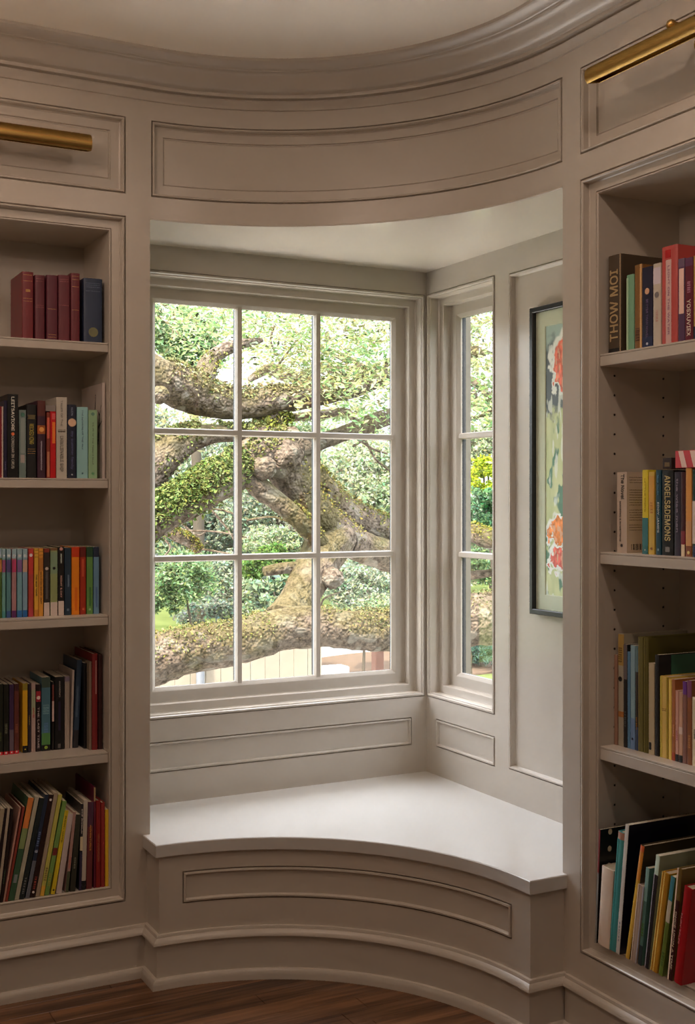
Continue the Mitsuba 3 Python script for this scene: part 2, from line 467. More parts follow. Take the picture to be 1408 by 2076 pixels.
def bookcase(label, so, s_end, s_frame_end, sgn, shelf_z, pegs):
    """so: arc length of the opening's edge next to the nook; s_end: its far edge"""
    k = thing('bookcase', label, 'bookcase')
    a, b = min(so, s_end), max(so, s_end)
    fa, fb = (s_frame_end, S_OPEN0) if sgn < 0 else (S_OPEN1, s_frame_end)
    obj('face_frame', mp(grid_face([fa, fb], [0.0, H], [(a, b, BZ0, BZ1), (a, b, FZ0, FZ1)], 0), room), 'paint', k)
    obj('frieze_panel', mp(ring(a, b, FZ0, FZ1, PAN, True), room), 'paint', k)
    obj('opening_moulding', mp(ring(a, b, BZ0, BZ1, OPN), room), 'paint', k)
    i0, i1, j0, j1 = a + 0.048, b - 0.048, BZ0 + 0.048, BZ1 - 0.048
    near, far = (i1, i0) if sgn < 0 else (i0, i1)
    for e in (near, far):
        o = 0.02 if (e == i1) else -0.02
        sp_ = obj('side_panel', mp(bbox(e, e + o, -0.040, -DEPTH, j0 - 0.02, j1 + 0.02), room), 'paint', k)
        if pegs and e == near:
            for n in (-0.084, -0.266):
                for q in range(31):
                    z = 0.50 + q * 0.0555
                    c = trimesh.creation.cylinder(0.0032, 0.0012, sections=10)
                    v = np.array(c.vertices)
                    v = np.stack([e + 0.0002 - v[:, 2], n + v[:, 0], z + v[:, 1]], -1)
                    obj('peg_hole', mp((v, c.faces), room), 'hole_dark', sp_)
    obj('back_panel', mp(bbox(i0 - 0.02, i1 + 0.02, -DEPTH, -DEPTH - 0.012, j0 - 0.02, j1 + 0.02), room), 'paint', k)
    obj('top_panel', mp(bbox(i0, i1, -0.040, -DEPTH, j1, j1 + 0.02), room), 'paint', k)
    obj('bottom_panel', mp(bbox(i0, i1, -0.027, -DEPTH, j0 - 0.02, j0), room), 'paint', k)
    for zt, th in shelf_z:
        sh = obj('shelf', mp(bbox(i0 + 0.001, i1 - 0.001, -0.031, -DEPTH + 0.002, zt - th, zt - 0.0066, 0.0010), room), 'paint', k)
        obj('top_sheet', mp(bbox(i0 + 0.001, i1 - 0.001, -0.0312, -DEPTH + 0.002, zt - 0.0052, zt, 0.0006), room), 'paint', sh)
        obj('core', mp(bbox(i0 + 0.002, i1 - 0.002, -0.034, -DEPTH + 0.003, zt - 0.008, zt - 0.0045), room), 'paint', sh)
    return k


LZ = [(2.039, 0.030), (1.603, 0.031), (1.163, 0.031), (0.7225, 0.033)]
RZ = [(1.9455, 0.034), (1.387, 0.033), (0.839, 0.038)]
FLOOR_Z = BZ0 + 0.048
bookcase('tall built-in greige bookcase left of the window nook', -0.055, -1.30, -3.4, -1, LZ, False)
bookcase('tall built-in greige bookcase right of the window nook', QA + 0.058, QA + 1.20, QA + 4.2, 1, RZ, True)

# ------------------------------------------------------------------ window seat
ws = thing('window_seat', 'curved built-in window seat with a panelled front below the nook windows', 'window seat')
N_NOSE, N_BODY = 0.133, 0.120


def foot(n, ds, back=True, dy=0.0):
    f = [tuple(room(s, n, 0)[:2]) for s in np.linspace(ds, QA - ds, 61)]
    return f


def slab(n, ds, z0, z1, b):
    """the seat board: curved nose, straight ends, deep into the nook; its front edge is eased"""
    out = []
    f = foot(n, ds)
    path = [(f[0][0], PY + 0.001)] + f + [(PX + 0.001, f[-1][1])]
    prof = [(-0.02, z0), (-b, z0), (0, z0 + b), (0, z1 - b), (-b, z1), (-0.02, z1)]
    out.append(sweep(path, prof))
    inner = [tuple(room(s, n - 0.019, 0)[:2]) for s in np.linspace(ds + 0.018, QA - ds - 0.018, 61)]
    P = Polygon(inner + [(PX + 0.0005, inner[-1][1]), (PX + 0.0005, OPEN_Y - 0.0005), (XB, OPEN_Y - 0.0005), (XB, YA), (OPEN_X, YA), (OPEN_X, PY + 0.0005), (inner[0][0], PY + 0.0005)]).buffer(0)
    m = trimesh.creation.extrude_polygon(P, z1 - z0, engine='earcut'); m.apply_translation([0, 0, z0])
    out.append((m.vertices, m.faces))
    return cat(out)


obj('seat_top', slab(N_NOSE, 0.001, SEAT - 0.041, SEAT, 0.0025), 'seat_top_paint', ws, smooth=20)
fb = foot(N_BODY, 0.018)
# front: curved sheet with a sunk panel (in arc length), ends return to the bookcases
SP = (0.105, QA - 0.112, 0.252, 0.354)


def seat_map(s, n, z):
    return room(s, N_BODY + n, z)


front = mp(grid_face([0.018, QA - 0.018], [0.0, SEAT - 0.041], [SP], 0, 0.03), seat_map)
obj('front', front, 'paint', ws, smooth=20)
obj('end_panel', sweep([(fb[0][0], PY), fb[0]], [(0, 0.0), (0, SEAT - 0.041)]), 'paint', ws)
obj('end_panel', sweep([fb[-1], (PX, fb[-1][1])], [(0, 0.0), (0, SEAT - 0.041)]), 'paint', ws)
obj('front_panel', mp(ring(*SP, [(0, 0), (0, -0.010), (0.004, -0.010), (0.005, 0.004), (0.010, 0.005), (0.013, 0.0), (0.0145, -0.006)], True, 48), seat_map), 'paint', ws, smooth=25)
sb = [(fb[0][0], PY)] + fb + [(PX, fb[-1][1])]
obj('base_moulding', sweep(sb, [(o, z) for o, z in BASE]), 'paint', ws, smooth=28)

# ------------------------------------------------------------------ brass picture lights
def picture_light(label, mid, along, out, length, r):
    """a trough-shaped reflector on a bent arm; along = its axis, out = away from the wall"""
    k = thing('picture_light', label, 'picture light', 'brass picture lights above the bookcases')
    along, out = np.array(along, float), np.array(out, float)
    up = np.array([0, 0, 1.0])
    ang = np.radians(np.linspace(-128, 128, 33))          # open towards the floor
    tilt = np.radians(12)
    outer, inner = [], []
    v, f = [], []
    for u in (-length / 2, length / 2):
        for rr in (r, r - 0.0018):
            for a in ang:
                v.append(mid + along * u + rr * (math.cos(a + tilt) * up + math.sin(a + tilt) * out))
    n = len(ang)
    for i in range(n - 1):
        f += [(i, i + 1, 2 * n + i + 1, 2 * n + i), (n + i, n + i + 1, 3 * n + i + 1, 3 * n + i), (i, i + 1, n + i + 1, n + i), (2 * n + i, 2 * n + i + 1, 3 * n + i + 1, 3 * n + i)]
    for i in (0, n - 1):
        f.append((i, n + i, 3 * n + i, 2 * n + i))
    obj('shade', (np.array(v), np.array(f)), 'brass', k, smooth=40)
    for e in (-1, 1):
        c0 = mid + along * (e * (length / 2 - 0.004))
        c1 = mid + along * (e * (length / 2 + 0.0015))
        vv = [c + (r - 0.0006) * (math.cos(a + tilt) * up + math.sin(a + tilt) * out) for c in (c0, c1) for a in ang]
        h = trimesh.convex.convex_hull(np.array(vv))
        obj('end_cap', (h.vertices, h.faces), 'brass', k, smooth=30)
    obj('lamp_tube', tube([mid + along * (length / 2 - 0.03) * e - up * 0.002 for e in np.linspace(-1, 1, 6)], [0.009] * 6, 12), 'bulb_glass', k, smooth=40)
    wall_p = mid - out * OUT + up * 0.012
    arm = spline([wall_p, wall_p + out * 0.04 + up * 0.012, mid - out * 0.02 + up * (r + 0.012), mid + up * (r + 0.004)], 18)
    obj('arm', tube(arm, [0.006] * 18, 10), 'brass', k, smooth=40)
    s = trimesh.creation.icosphere(2, 0.0125); s.apply_translation(mid + up * (r + 0.008))
    obj('knob', (s.vertices, s.faces), 'brass', k, smooth=True)
    c = trimesh.creation.cylinder(0.026, 0.012, sections=32)
    c.apply_transform(trimesh.geometry.align_vectors([0, 0, 1], out)); c.apply_translation(wall_p + out * 0.006)
    obj('wall_plate', (c.vertices, c.faces), 'brass', k, smooth=30)
    return k


OUT = 0.105
picture_light('horizontal brass picture light over the left bookcase', np.array([0.702, PY - 0.085, 2.632]), (1, 0, 0), (0, -1, 0), 0.60, 0.031)
OUT = 0.112
picture_light('horizontal brass picture light over the right bookcase', np.array([PX - 0.092, 2.226, 2.672]), (0, 1, 0), (-1, 0, 0), 0.60, 0.027)

# ------------------------------------------------------------------ framed picture on the nook's right wall
art = thing('framed_picture', 'tall black framed floral picture with a wide sage mat on the nook wall', 'framed picture')
AR = (2.975, 3.360, 1.140, 2.198)


def artmap(s, n, z):
    return np.stack([XB + 0.0165 - n, s, z], -1)


obj('frame', mp(ring(*AR, [(0, 0), (0, 0.026), (0.002, 0.028), (0.016, 0.028), (0.018, 0.026), (0.018, 0.010)]), artmap), 'black_frame', art)
obj('mat_board', mp(ring(*AR, [(0.016, 0.012), (0.068, 0.012), (0.0705, 0.0095)]), artmap), 'mat_board', art)


def art_paint(p, n, uv):
    u = (3.290 - p.y) / 0.245          # 0 = left edge in the photo
    w = (p.z - 1.21) / 0.92            # 0 = bottom
    wob = 0.30 * (fbm(p.y * 40, p.z * 40, 2.0, 3) - 0.5)
    c = mix((0.36, 0.45, 0.20), (0.62, 0.66, 0.38), fbm(p.y * 26, p.z * 9, 1.0, 3))
    c = mix(c, (0.11, 0.14, 0.145), smoothstep(0.66, 0.70, w + wob * 0.3) * smoothstep(0.50, 0.36, u + wob))
    c = mix(c, (0.34, 0.46, 0.40), smoothstep(0.91, 0.97, w + wob * 0.3))
    c = mix(c, (0.12, 0.25, 0.16), smoothstep(0.56, 0.64, fbm(p.y * 34 + 3, p.z * 15, 4.0, 3)) * smoothstep(0.70, 0.60, w))
    c = mix(c, (0.70, 0.76, 0.66), smoothstep(0.60, 0.70, fbm(p.y * 60 + 9, p.z * 20, 8.0, 2)) * 0.7)
    stem = smoothstep(0.035, 0.02, dr.abs(u - 0.42 - 0.25 * (0.72 - w) + wob * 0.12)) * smoothstep(0.78, 0.74, w) * smoothstep(0.34, 0.38, w)
    c = mix(c, (0.08, 0.12, 0.15), stem)

    def flower(c, fu, fw, ru, rw, ink):
        d = dr.sqrt(dr.square((u - fu + wob) / ru) + dr.square((w - fw + wob * 0.25) / rw))
        pet = 0.45 + 0.75 * fbm(p.y * 90, p.z * 60, 2.0, 2)
        c = mix(c, (0.74, 0.78, 0.70), smoothstep(1.30, 1.15, d))
        c = mix(c, mi.Color3f(ink) * pet, smoothstep(1.02, 0.9, d))
        return mix(c, (0.70, 0.45, 0.30), smoothstep(0.62, 0.70, noise(p.y * 120, p.z * 50, 5.0)) * smoothstep(0.9, 0.7, d) * 0.7)
    c = flower(c, 0.42, 0.85, 0.27, 0.10, (0.85, 0.22, 0.13))
    c = flower(c, 0.26, 0.235, 0.20, 0.055, (0.90, 0.32, 0.08))
    c = flower(c, 0.32, 0.14, 0.24, 0.045, (0.78, 0.17, 0.12))
    c = flower(c, 0.80, 0.52, 0.20, 0.12, (0.16, 0.22, 0.28))
    c = flower(c, 0.78, 0.30, 0.20, 0.09, (0.80, 0.26, 0.15))
    return c


scene['art_print'] = two(principled(proc(art_paint), 0.6, 0.3))
obj('print', mp(ring(*AR, [(0.067, 0.0090), (0.068, 0.0090)], True), artmap), 'art_print', art)

# ------------------------------------------------------------------ books, one by one
ORD = 'first second third fourth fifth sixth seventh eighth ninth tenth eleventh twelfth thirteenth fourteenth fifteenth sixteenth seventeenth eighteenth nineteenth twentieth twenty-first twenty-second twenty-third twenty-fourth twenty-fifth'.split()


def C(r, g, b, k=1.2):
    """a colour read off the photograph, taken back to a reflectance"""
    v = np.array([r, g, b]) / 255.0
    v = np.where(v < 0.04045, v / 12.92, ((v + 0.055) / 1.055) ** 2.4) * k
    return tuple(np.clip(v, 0.006, 0.78))


def book_mesh(w, d, h, hard):
    """cover (spine and two boards) and page block; spine at y = 0 facing -y, x from -w to 0"""
    tb = 0.0022 if hard else 0.0009
    bulge = min(0.004, w * 0.16) if hard else 0.0006
    arc = [(-w / 2 + w / 2 * math.sin(a), bulge - bulge * math.cos(a) ** 1.0) for a in np.linspace(-math.pi / 2, math.pi / 2, 7)]
    outer = [(-w, d)] + arc + [(0, d)]
    inner = [(-tb, d), (-tb, bulge + tb), (-w + tb, bulge + tb), (-w + tb, d)]
    m = trimesh.creation.extrude_polygon(Polygon(outer + inner), h, engine='earcut')
    r = 0.003 if hard else 0.0006
    p = bbox(-w + tb, -tb, bulge + tb + 0.0005, d - r, r, h - r)
    return (np.array(m.vertices), np.array(m.faces)), p, arc


def spine_band(arc, z0, z1, inset=0.0, proud=0.0005):
    a = np.array(arc); w = a[:, 0].max() - a[:, 0].min(); c = (a[:, 0].max() + a[:, 0].min()) / 2
    x = c + (a[:, 0] - c) * (1 - inset)
    o = [(xx, yy - proud) for xx, yy in zip(x, a[:, 1])]
    i = [(xx, yy + 0.0004) for xx, yy in zip(x, a[:, 1])]
    m = trimesh.creation.extrude_polygon(Polygon(o + i[::-1]), z1 - z0, engine='earcut')
    m.apply_translation([0, 0, z0])
    return np.array(m.vertices), np.array(m.faces)


def spine_text(text, w, h, f0, f1, hf, x=0.5, up=False):
    """lettering that runs down the spine between the height fractions f1 (start) and f0 (end)"""
    m = meshkit.text_mesh(text, 1.0, 0.0006, bold=True)
    v = np.array(m.vertices)
    lo, hi = v.min(0), v.max(0)
    v[:, 0] = (v[:, 0] - lo[0]) / (hi[0] - lo[0]) * (f1 - f0) * h
    v[:, 1] = ((v[:, 1] - lo[1]) / (hi[1] - lo[1]) - 0.5) * hf * w
    sg = -1 if up else 1
    z = (h * f1 - v[:, 0]) if not up else (h * f0 + v[:, 0])
    return np.stack([-w + w * x + sg * v[:, 1], -0.0004 - v[:, 2], z], -1), m.faces


def add_book(side, shelf_z, row, n, where, group):
    x0, x1, ytop, colour, desc = row[:5]
    o = row[5] if len(row) > 5 else {}
    hard, st = o.get('hard', True), o.get('set', DEF_SET)
    xt = o.get('xt', x0)
    if side == 'left':
        P = PY + 0.031 + st
        a, b, tp = on_y(x0, 1000, P)[0], on_y(x1, 1000, P)[0], on_y(xt, ytop, P)
        span, shift = b - a, tp[0] - a
    else:
        P = PX + 0.031 + st
        a, b, tp = on_x(x0, 1000, P)[1], on_x(x1, 1000, P)[1], on_x(xt, ytop, P)
        span, shift = a - b, a - tp[1]
    hv = tp[2] - shelf_z
    hv = min(hv, o.get('most', 9))
    phi = math.atan2(shift, hv) if 'xt' in o else 0.0
    w = span * math.cos(phi) - 0.0006
    h = (hv - w * math.sin(phi)) / math.cos(phi) if phi else hv
    d = o.get('d', min(0.25, max(0.105, h * 0.70)))
    d = min(d, 0.292 - st)
    # keep clear of the neighbours already standing on this shelf
    w0, cs, sn, sg = w, math.cos(phi), math.sin(phi), (1 if side == 'left' else -1)
    others = [q for y0, y1, q in STAND.setdefault((side, shelf_z), []) if min(y1, P + d) - max(y0, P) > 0.001]

    def quad():
        return Polygon([(sg * b + x * cs + z * sn, -x * sn + z * cs) for x, z in ((-w, 0), (0, 0), (0, h), (-w, h))])
    for _ in range(200):
        if not any(q.intersection(quad()).area > 4e-6 for q in others):
            break
        if w > 0.55 * w0:
            w -= 0.0002
        else:
            b += sg * 0.0002
    STAND[(side, shelf_z)].append((P, P + d, quad()))
    cover, pages, arc = book_mesh(w, d, h, hard)

    def put(m):
        v = np.asarray(m[0], float)
        X = v[:, 0] * cs + v[:, 2] * sn
        Z = -v[:, 0] * sn + v[:, 2] * cs
        if side == 'left':
            return np.stack([b + X, P + v[:, 1], shelf_z + 0.0003 + Z], -1), m[1]
        return np.stack([P + v[:, 1], b - X, shelf_z + 0.0003 + Z], -1), m[1]
    k = thing('book', f'{desc}, {ORD[n]} from left, {where}', 'book', group)
    LAST_Y[k] = b
    rough = o.get('rough', 0.45 if hard else 0.32)
    obj('cover', put(cover), col(colour, rough), k, smooth=25)
    obj('pages', put(pages), o.get('pages', 'pages'), k)
    for e in o.get('deco', ()):
        if e[0] == 'b':
            obj('spine_band', put(spine_band(arc, e[1] * h, e[2] * h, e[4] if len(e) > 4 else 0.0)), col(e[3]), k)
        elif e[0] == 'r':
            for f in e[1]:
                obj('gilt_rule', put(spine_band(arc, f * h, f * h + 0.0014, 0.10)), col(e[2]), k)
        elif e[0] == 't':
            obj('title', put(spine_text(e[1], w, h, e[2], e[3], e[4], e[6] if len(e) > 6 else 0.5, len(e) > 7)), col(e[5]), k)
        elif e[0] == 'd':
            c = trimesh.creation.cylinder(e[2] * w, 0.0012, sections=20)
            v = np.array(c.vertices)
            obj('emblem', put((np.stack([-w / 2 + v[:, 0], -0.0006 + v[:, 2] * 0.5, e[1] * h + v[:, 1]], -1), c.faces)), col(e[3]), k)
        elif e[0] == 'c':
            c = trimesh.creation.cylinder(e[3], 0.0008, sections=12)
            v = np.array(c.vertices)
            obj('dot', put((np.stack([0.0002 + v[:, 2], e[1] + v[:, 0], e[2] * h + v[:, 1] * 1.2], -1), c.faces)), col(e[4]), k)
        elif e[0] == 'm':       # fine print too small to read: thin strokes along the spine
            q = random.Random(int(x0 * 7 + ytop))
            ms = []
            f = e[1]
            while f < e[2]:
                L = q.uniform(0.010, 0.03)
                ms.append(bbox(-w * (0.5 + e[3] / 2), -w * (0.5 - e[3] / 2) * 1.0, -0.0007, 0.0002, f * h, min(f + L * 0.6, e[2]) * h))
                f += L
            for j, mm in enumerate(ms[:7]):
                obj('ornament', put(mm), col(e[4]), k)
        elif e[0] == 's':       # a vertical stripe / label panel on the spine
            obj('spine_label', put(bbox(-w + w * e[3], -w + w * e[4], -0.0006, 0.0012, e[1] * h, e[2] * h)), col(e[5]), k)
    return k


GILT, CREAM, BLK = C(150, 110, 60), C(190, 180, 160), C(10, 9, 9)
MAR = C(84, 26, 34)
DEF_SET = 0.03
STAND, LAST_Y = {}, {}
LW = ['left bookcase top shelf', 'left bookcase second shelf', 'left bookcase middle shelf', 'left bookcase fourth shelf', 'left bookcase bottom shelf']
RW = ['right bookcase top shelf', 'right bookcase second shelf', 'right bookcase third shelf', 'right bookcase bottom shelf']


def fill(side, zs, rows, where, group, st=None):
    global DEF_SET
    if st is not None:
        DEF_SET = st
    for n, r in enumerate(rows):
        add_book(side, zs, r, n, where, group)


fill('left', LZ[0][0], [
    (44.8, 68, 550, C(98, 28, 34), 'red cloth hardback with gilt bands', dict(d=0.17, deco=[('r', (0.56, 0.60, 0.86, 0.95), GILT), ('s', 0.70, 0.74, 0.3, 0.7, GILT)])),
    (70.8, 91, 557, C(80, 26, 36), 'dark maroon hardback with faint rules', dict(deco=[('r', (0.5, 0.53, 0.9, 0.94), C(120, 60, 60))])),
    (94.5, 117, 557, C(78, 24, 38), 'wine maroon hardback with gilt foot', dict(deco=[('r', (0.05, 0.09, 0.48), GILT)])),
    (118.5, 142, 557, C(86, 30, 40), 'plum maroon hardback with fine lines', dict(deco=[('r', (0.54, 0.90, 0.93), C(130, 70, 70))])),
    (143.6, 162, 553, C(88, 28, 36), 'narrow maroon hardback with gilt head', dict(deco=[('r', (0.46, 0.80, 0.90, 0.95), GILT)])),
    (170, 207.5, 563, C(34, 46, 68), 'thick navy hardback with round seal', dict(d=0.15, deco=[('r', (0.80, 0.92), C(80, 90, 110)), ('r', (0.86, 0.89), C(80, 90, 110)), ('d', 0.17, 0.26, C(100, 100, 70))])),
], LW[0], 'old hardbacks on the top shelf of the left bookcase', 0.03)

fill('left', LZ[1][0], [
    (-6, 6.5, 824, C(110, 28, 32), 'red paperback with white border', dict(hard=False, deco=[('s', 0.0, 1.0, 0.75, 1.0, C(170, 160, 150))])),
    (7.5, 14.2, 812, C(28, 26, 50), 'thin midnight blue book', dict(hard=False, deco=[('m', 0.1, 0.5, 0.3, C(80, 80, 110))])),
    (14.8, 36.8, 799, BLK, 'tall black cookbook lettered in white', dict(hard=False, deco=[('t', 'LEITSAVIORE', 0.56, 0.97, 0.30, C(200, 195, 185)), ('d', 0.525, 0.16, C(190, 100, 60)), ('t', 'CONIDAR IN CRUS', 0.11, 0.50, 0.26, C(170, 165, 155))])),
    (38.5, 52.7, 831, C(96, 112, 108), 'grey teal paperback with framed spine', dict(hard=False, deco=[('s', 0.36, 0.88, 0.2, 0.85, C(120, 130, 126)), ('s', 0.22, 0.34, 0.2, 0.8, C(150, 140, 135)), ('d', 0.93, 0.3, C(60, 100, 85))])),
    (53.5, 74, 820, C(14, 13, 12), 'black fantasy hardback with gold ornament', dict(deco=[('r', (0.33, 0.36, 0.39, 0.80, 0.85), GILT), ('s', 0.80, 0.86, 0.15, 0.85, C(80, 72, 45)), ('t', 'WICKED KING', 0.46, 0.74, 0.45, C(150, 135, 60))])),
    (75.5, 92.5, 812, C(52, 24, 40), 'purple brown hardback with sunburst', dict(deco=[('b', 0.80, 1.0, C(80, 36, 30)), ('b', 0.57, 0.68, C(150, 80, 30)), ('d', 0.625, 0.3, C(210, 150, 80)), ('s', 0.10, 0.48, 0.40, 0.55, C(130, 120, 130)), ('r', (0.95,), C(190, 80, 30))])),
    (94.5, 101, 836, C(120, 50, 36), 'slim orange and black paperback', dict(hard=False, deco=[('s', 0.60, 0.92, 0.1, 0.9, C(190, 90, 70)), ('s', 0.02, 0.4, 0.1, 0.9, C(170, 110, 80))])),
    (101.5, 113, 834, C(172, 18, 22), 'bright scarlet paperback with flame lettering', dict(hard=False, deco=[('s', 0.52, 0.84, 0.35, 0.9, C(210, 110, 40)), ('s', 0.88, 0.97, 0.3, 0.9, C(190, 80, 80))])),
    (114, 135.5, 805, C(172, 166, 154), 'tall white book with grey lettering', dict(hard=False, deco=[('t', 'UNBELIEVABLE SHIP', 0.08, 0.52, 0.32, C(96, 92, 84)), ('t', 'TALES OF THE', 0.64, 0.96, 0.2, C(120, 115, 105)), ('m', 0.57, 0.60, 0.7, C(70, 62, 50))])),
    (136.5, 155, 820, C(20, 26, 44), 'navy hardback with pale round badge', dict(deco=[('d', 0.755, 0.46, C(205, 170, 140)), ('t', 'my summer family', 0.12, 0.64, 0.35, C(80, 84, 120)), ('t', 'KLEIN', 0.85, 0.96, 0.2, C(120, 130, 150)), ('d', 0.05, 0.08, C(150, 150, 160))])),
    (155.8, 178, 825, C(130, 172, 172), 'pale aqua book with tiny lettering', dict(hard=False, deco=[('t', 'THE MAKERS OF THE SKY', 0.40, 0.96, 0.12, C(70, 96, 110)), ('d', 0.07, 0.07, C(50, 80, 90))])),
    (179, 197, 831, C(130, 164, 128), 'soft green book beside the aqua one', dict(hard=False, deco=[('t', 'TALES OF THE ROAD & BLUE', 0.2, 0.82, 0.16, C(96, 116, 90)), ('d', 0.94, 0.2, C(90, 130, 110)), ('d', 0.07, 0.16, C(90, 140, 100))])),
    (207, 213.6, 776, C(168, 158, 152), 'large thin white picture book', dict(d=0.25, deco=[])),
], LW[1], 'books on the second shelf down of the left bookcase', 0.025)
# a slim book lying on top of the red ones
zt = on_y(104, 834, PY + 0.056)[2]
k = thing('book', 'slim grey book lying flat on the scarlet paperback, left bookcase second shelf', 'book')
xa, xb2 = on_y(92, 820, PY + 0.06)[0], on_y(112.5, 820, PY + 0.06)[0]
obj('cover', cat([bbox(xa, xb2, PY + 0.058, PY + 0.19, zt + 0.0006, zt + 0.0016), bbox(xa, xb2, PY + 0.058, PY + 0.19, zt + 0.018, zt + 0.0192), bbox(xa, xb2, PY + 0.057, PY + 0.0585, zt + 0.0006, zt + 0.0192)]), col(C(120, 112, 108)), k)
obj('pages', bbox(xa + 0.001, xb2 - 0.001, PY + 0.0585, PY + 0.188, zt + 0.0016, zt + 0.018), 'pages', k)
# dark twig drawing on the white picture book's cover (it faces the room)
bx = on_y(207, 1000, PY + 0.056)[0]
wk = [k2 for k2 in labels if k2.startswith('book') and 'large thin white' in labels[k2]['label']][0]
for pts_ in (((192.5, 830), (192.8, 815), (193.5, 800)), ((198.5, 900), (200.5, 862), (202, 838), (205, 821)), ((199, 866), (203, 860), (207, 852)), ((201, 842), (198, 832))):
    P3 = np.array([on_x(x, y, bx) for x, y in pts_])
    P3[:, 1] = np.clip(P3[:, 1], PY + 0.058, PY + 0.30)
    q = spline(np.c_[P3, np.linspace(0.0040, 0.0010, len(P3))], 10)
    t_ = tube(q[:, :3], q[:, 3], 8); t_[0][:, 0] = bx + (t_[0][:, 0] - bx) * 0.12
    obj('printed_twig', t_, col(C(40, 26, 34)), wk)

SER = [('b', 0.80, 1.0), ('b', 0.0, 0.09)]


def kid(top, base, mid=None):
    return dict(hard=False, deco=[('b', 0.86, 1.0, C(140, 170, 180)), ('b', 0.66, 0.84, top), ('b', 0.0, 0.10, base), ('d', 0.90, 0.32, C(190, 200, 205))])


fill('left', LZ[2][0], [
    (-4, 3.5, 1112, C(70, 100, 44), 'thin green and yellow reader', kid(C(170, 120, 60), C(60, 90, 40))),
    (4.2, 11.2, 1113, C(104, 156, 150), 'aqua reader with a mauve band', kid(C(140, 80, 120), C(70, 140, 140))),
    (13, 22, 1113, C(84, 130, 136), 'teal reader with a violet band', kid(C(80, 70, 120), C(50, 80, 130))),
    (24, 33, 1113, C(160, 120, 124), 'rose pink reader with a crimson band', kid(C(170, 60, 100), C(84, 34, 90))),
    (34.6, 44.6, 1113, C(110, 152, 164), 'light blue reader with a lilac band', kid(C(120, 90, 140), C(40, 100, 160))),
    (46, 55.5, 1113, C(120, 150, 170), 'sky blue reader with a beige band', kid(C(180, 150, 130), C(30, 90, 150))),
    (57.5, 67.5, 1112, C(166, 64, 56), 'brick red reader with white crest', dict(hard=False, deco=[('b', 0.62, 0.98, C(180, 56, 50)), ('d', 0.90, 0.35, C(220, 200, 200)), ('b', 0.0, 0.12, C(170, 60, 70))])),
    (69.4, 77.6, 1112, C(206, 160, 58), 'golden yellow paperback with dark lettering', dict(hard=False, deco=[('t', 'THE BIG YEAR', 0.30, 0.62, 0.4, C(70, 50, 24)), ('b', 0.0, 0.10, C(180, 120, 50)), ('r', (0.87, 0.92, 0.97), C(110, 70, 30))])),
    (78.4, 87.6, 1112, C(200, 140, 54), 'amber paperback with speckled print', dict(hard=False, deco=[('t', 'GOLDEN DAYS OUT', 0.18, 0.66, 0.4, C(90, 56, 24)), ('b', 0.67, 0.86, C(170, 110, 46)), ('r', (0.90, 0.95), C(110, 70, 30))])),
    (88.7, 100.5, 1112, C(44, 38, 34), 'charcoal paperback with white foot label', dict(hard=False, deco=[('b', 0.0, 0.20, C(195, 180, 172)), ('b', 0.94, 1.0, C(120, 50, 36)), ('d', 0.70, 0.3, C(180, 170, 160)), ('s', 0.25, 0.66, 0.3, 0.7, C(80, 76, 74))])),
    (102, 116.5, 1111, C(132, 144, 96), 'olive green paperback with white foot label', dict(hard=False, deco=[('b', 0.0, 0.20, C(195, 182, 174)), ('b', 0.62, 0.94, C(116, 140, 112)), ('d', 0.70, 0.2, BLK), ('b', 0.96, 1.0, C(110, 80, 50))])),
    (117.8, 129.6, 1109, C(26, 22, 20), 'black paperback with white foot label', dict(hard=False, deco=[('b', 0.0, 0.21, C(195, 182, 174)), ('t', 'NIGHT & DAY', 0.26, 0.58, 0.35, C(180, 140, 130)), ('d', 0.97, 0.3, C(200, 150, 140)), ('s', 0.76, 0.90, 0.4, 0.6, C(160, 170, 160))])),
    (131, 144, 1111, C(32, 50, 66), 'slate navy paperback beside the labelled ones', dict(hard=False, deco=[('s', 0.42, 0.60, 0.45, 0.7, C(90, 110, 130)), ('d', 0.08, 0.2, C(80, 100, 120))])),
    (145, 160.5, 1109, C(216, 124, 24), 'vivid orange paperback with red head', dict(hard=False, deco=[('b', 0.85, 1.0, C(186, 56, 20)), ('s', 0.06, 0.40, 0.4, 0.75, C(200, 96, 14))])),
    (162, 174, 1109, C(150, 44, 22), 'rust red paperback with dark head', dict(hard=False, deco=[('b', 0.85, 1.0, C(96, 22, 16)), ('s', 0.56, 0.82, 0.3, 0.65, C(180, 80, 50)), ('d', 0.08, 0.2, C(190, 90, 60))])),
    (175.6, 188, 1109, C(90, 136, 70), 'leaf green paperback with dark green head', dict(hard=False, deco=[('b', 0.85, 1.0, C(30, 66, 42)), ('s', 0.12, 0.40, 0.4, 0.7, C(60, 110, 56)), ('d', 0.07, 0.2, C(130, 170, 120))])),
    (189.4, 200.6, 1109, C(96, 132, 158), 'steel blue paperback with navy head', dict(hard=False, deco=[('b', 0.85, 1.0, C(30, 40, 60)), ('s', 0.10, 0.40, 0.4, 0.7, C(76, 104, 146))])),
], LW[2], 'children\'s paperbacks on the middle shelf of the left bookcase', 0.065)

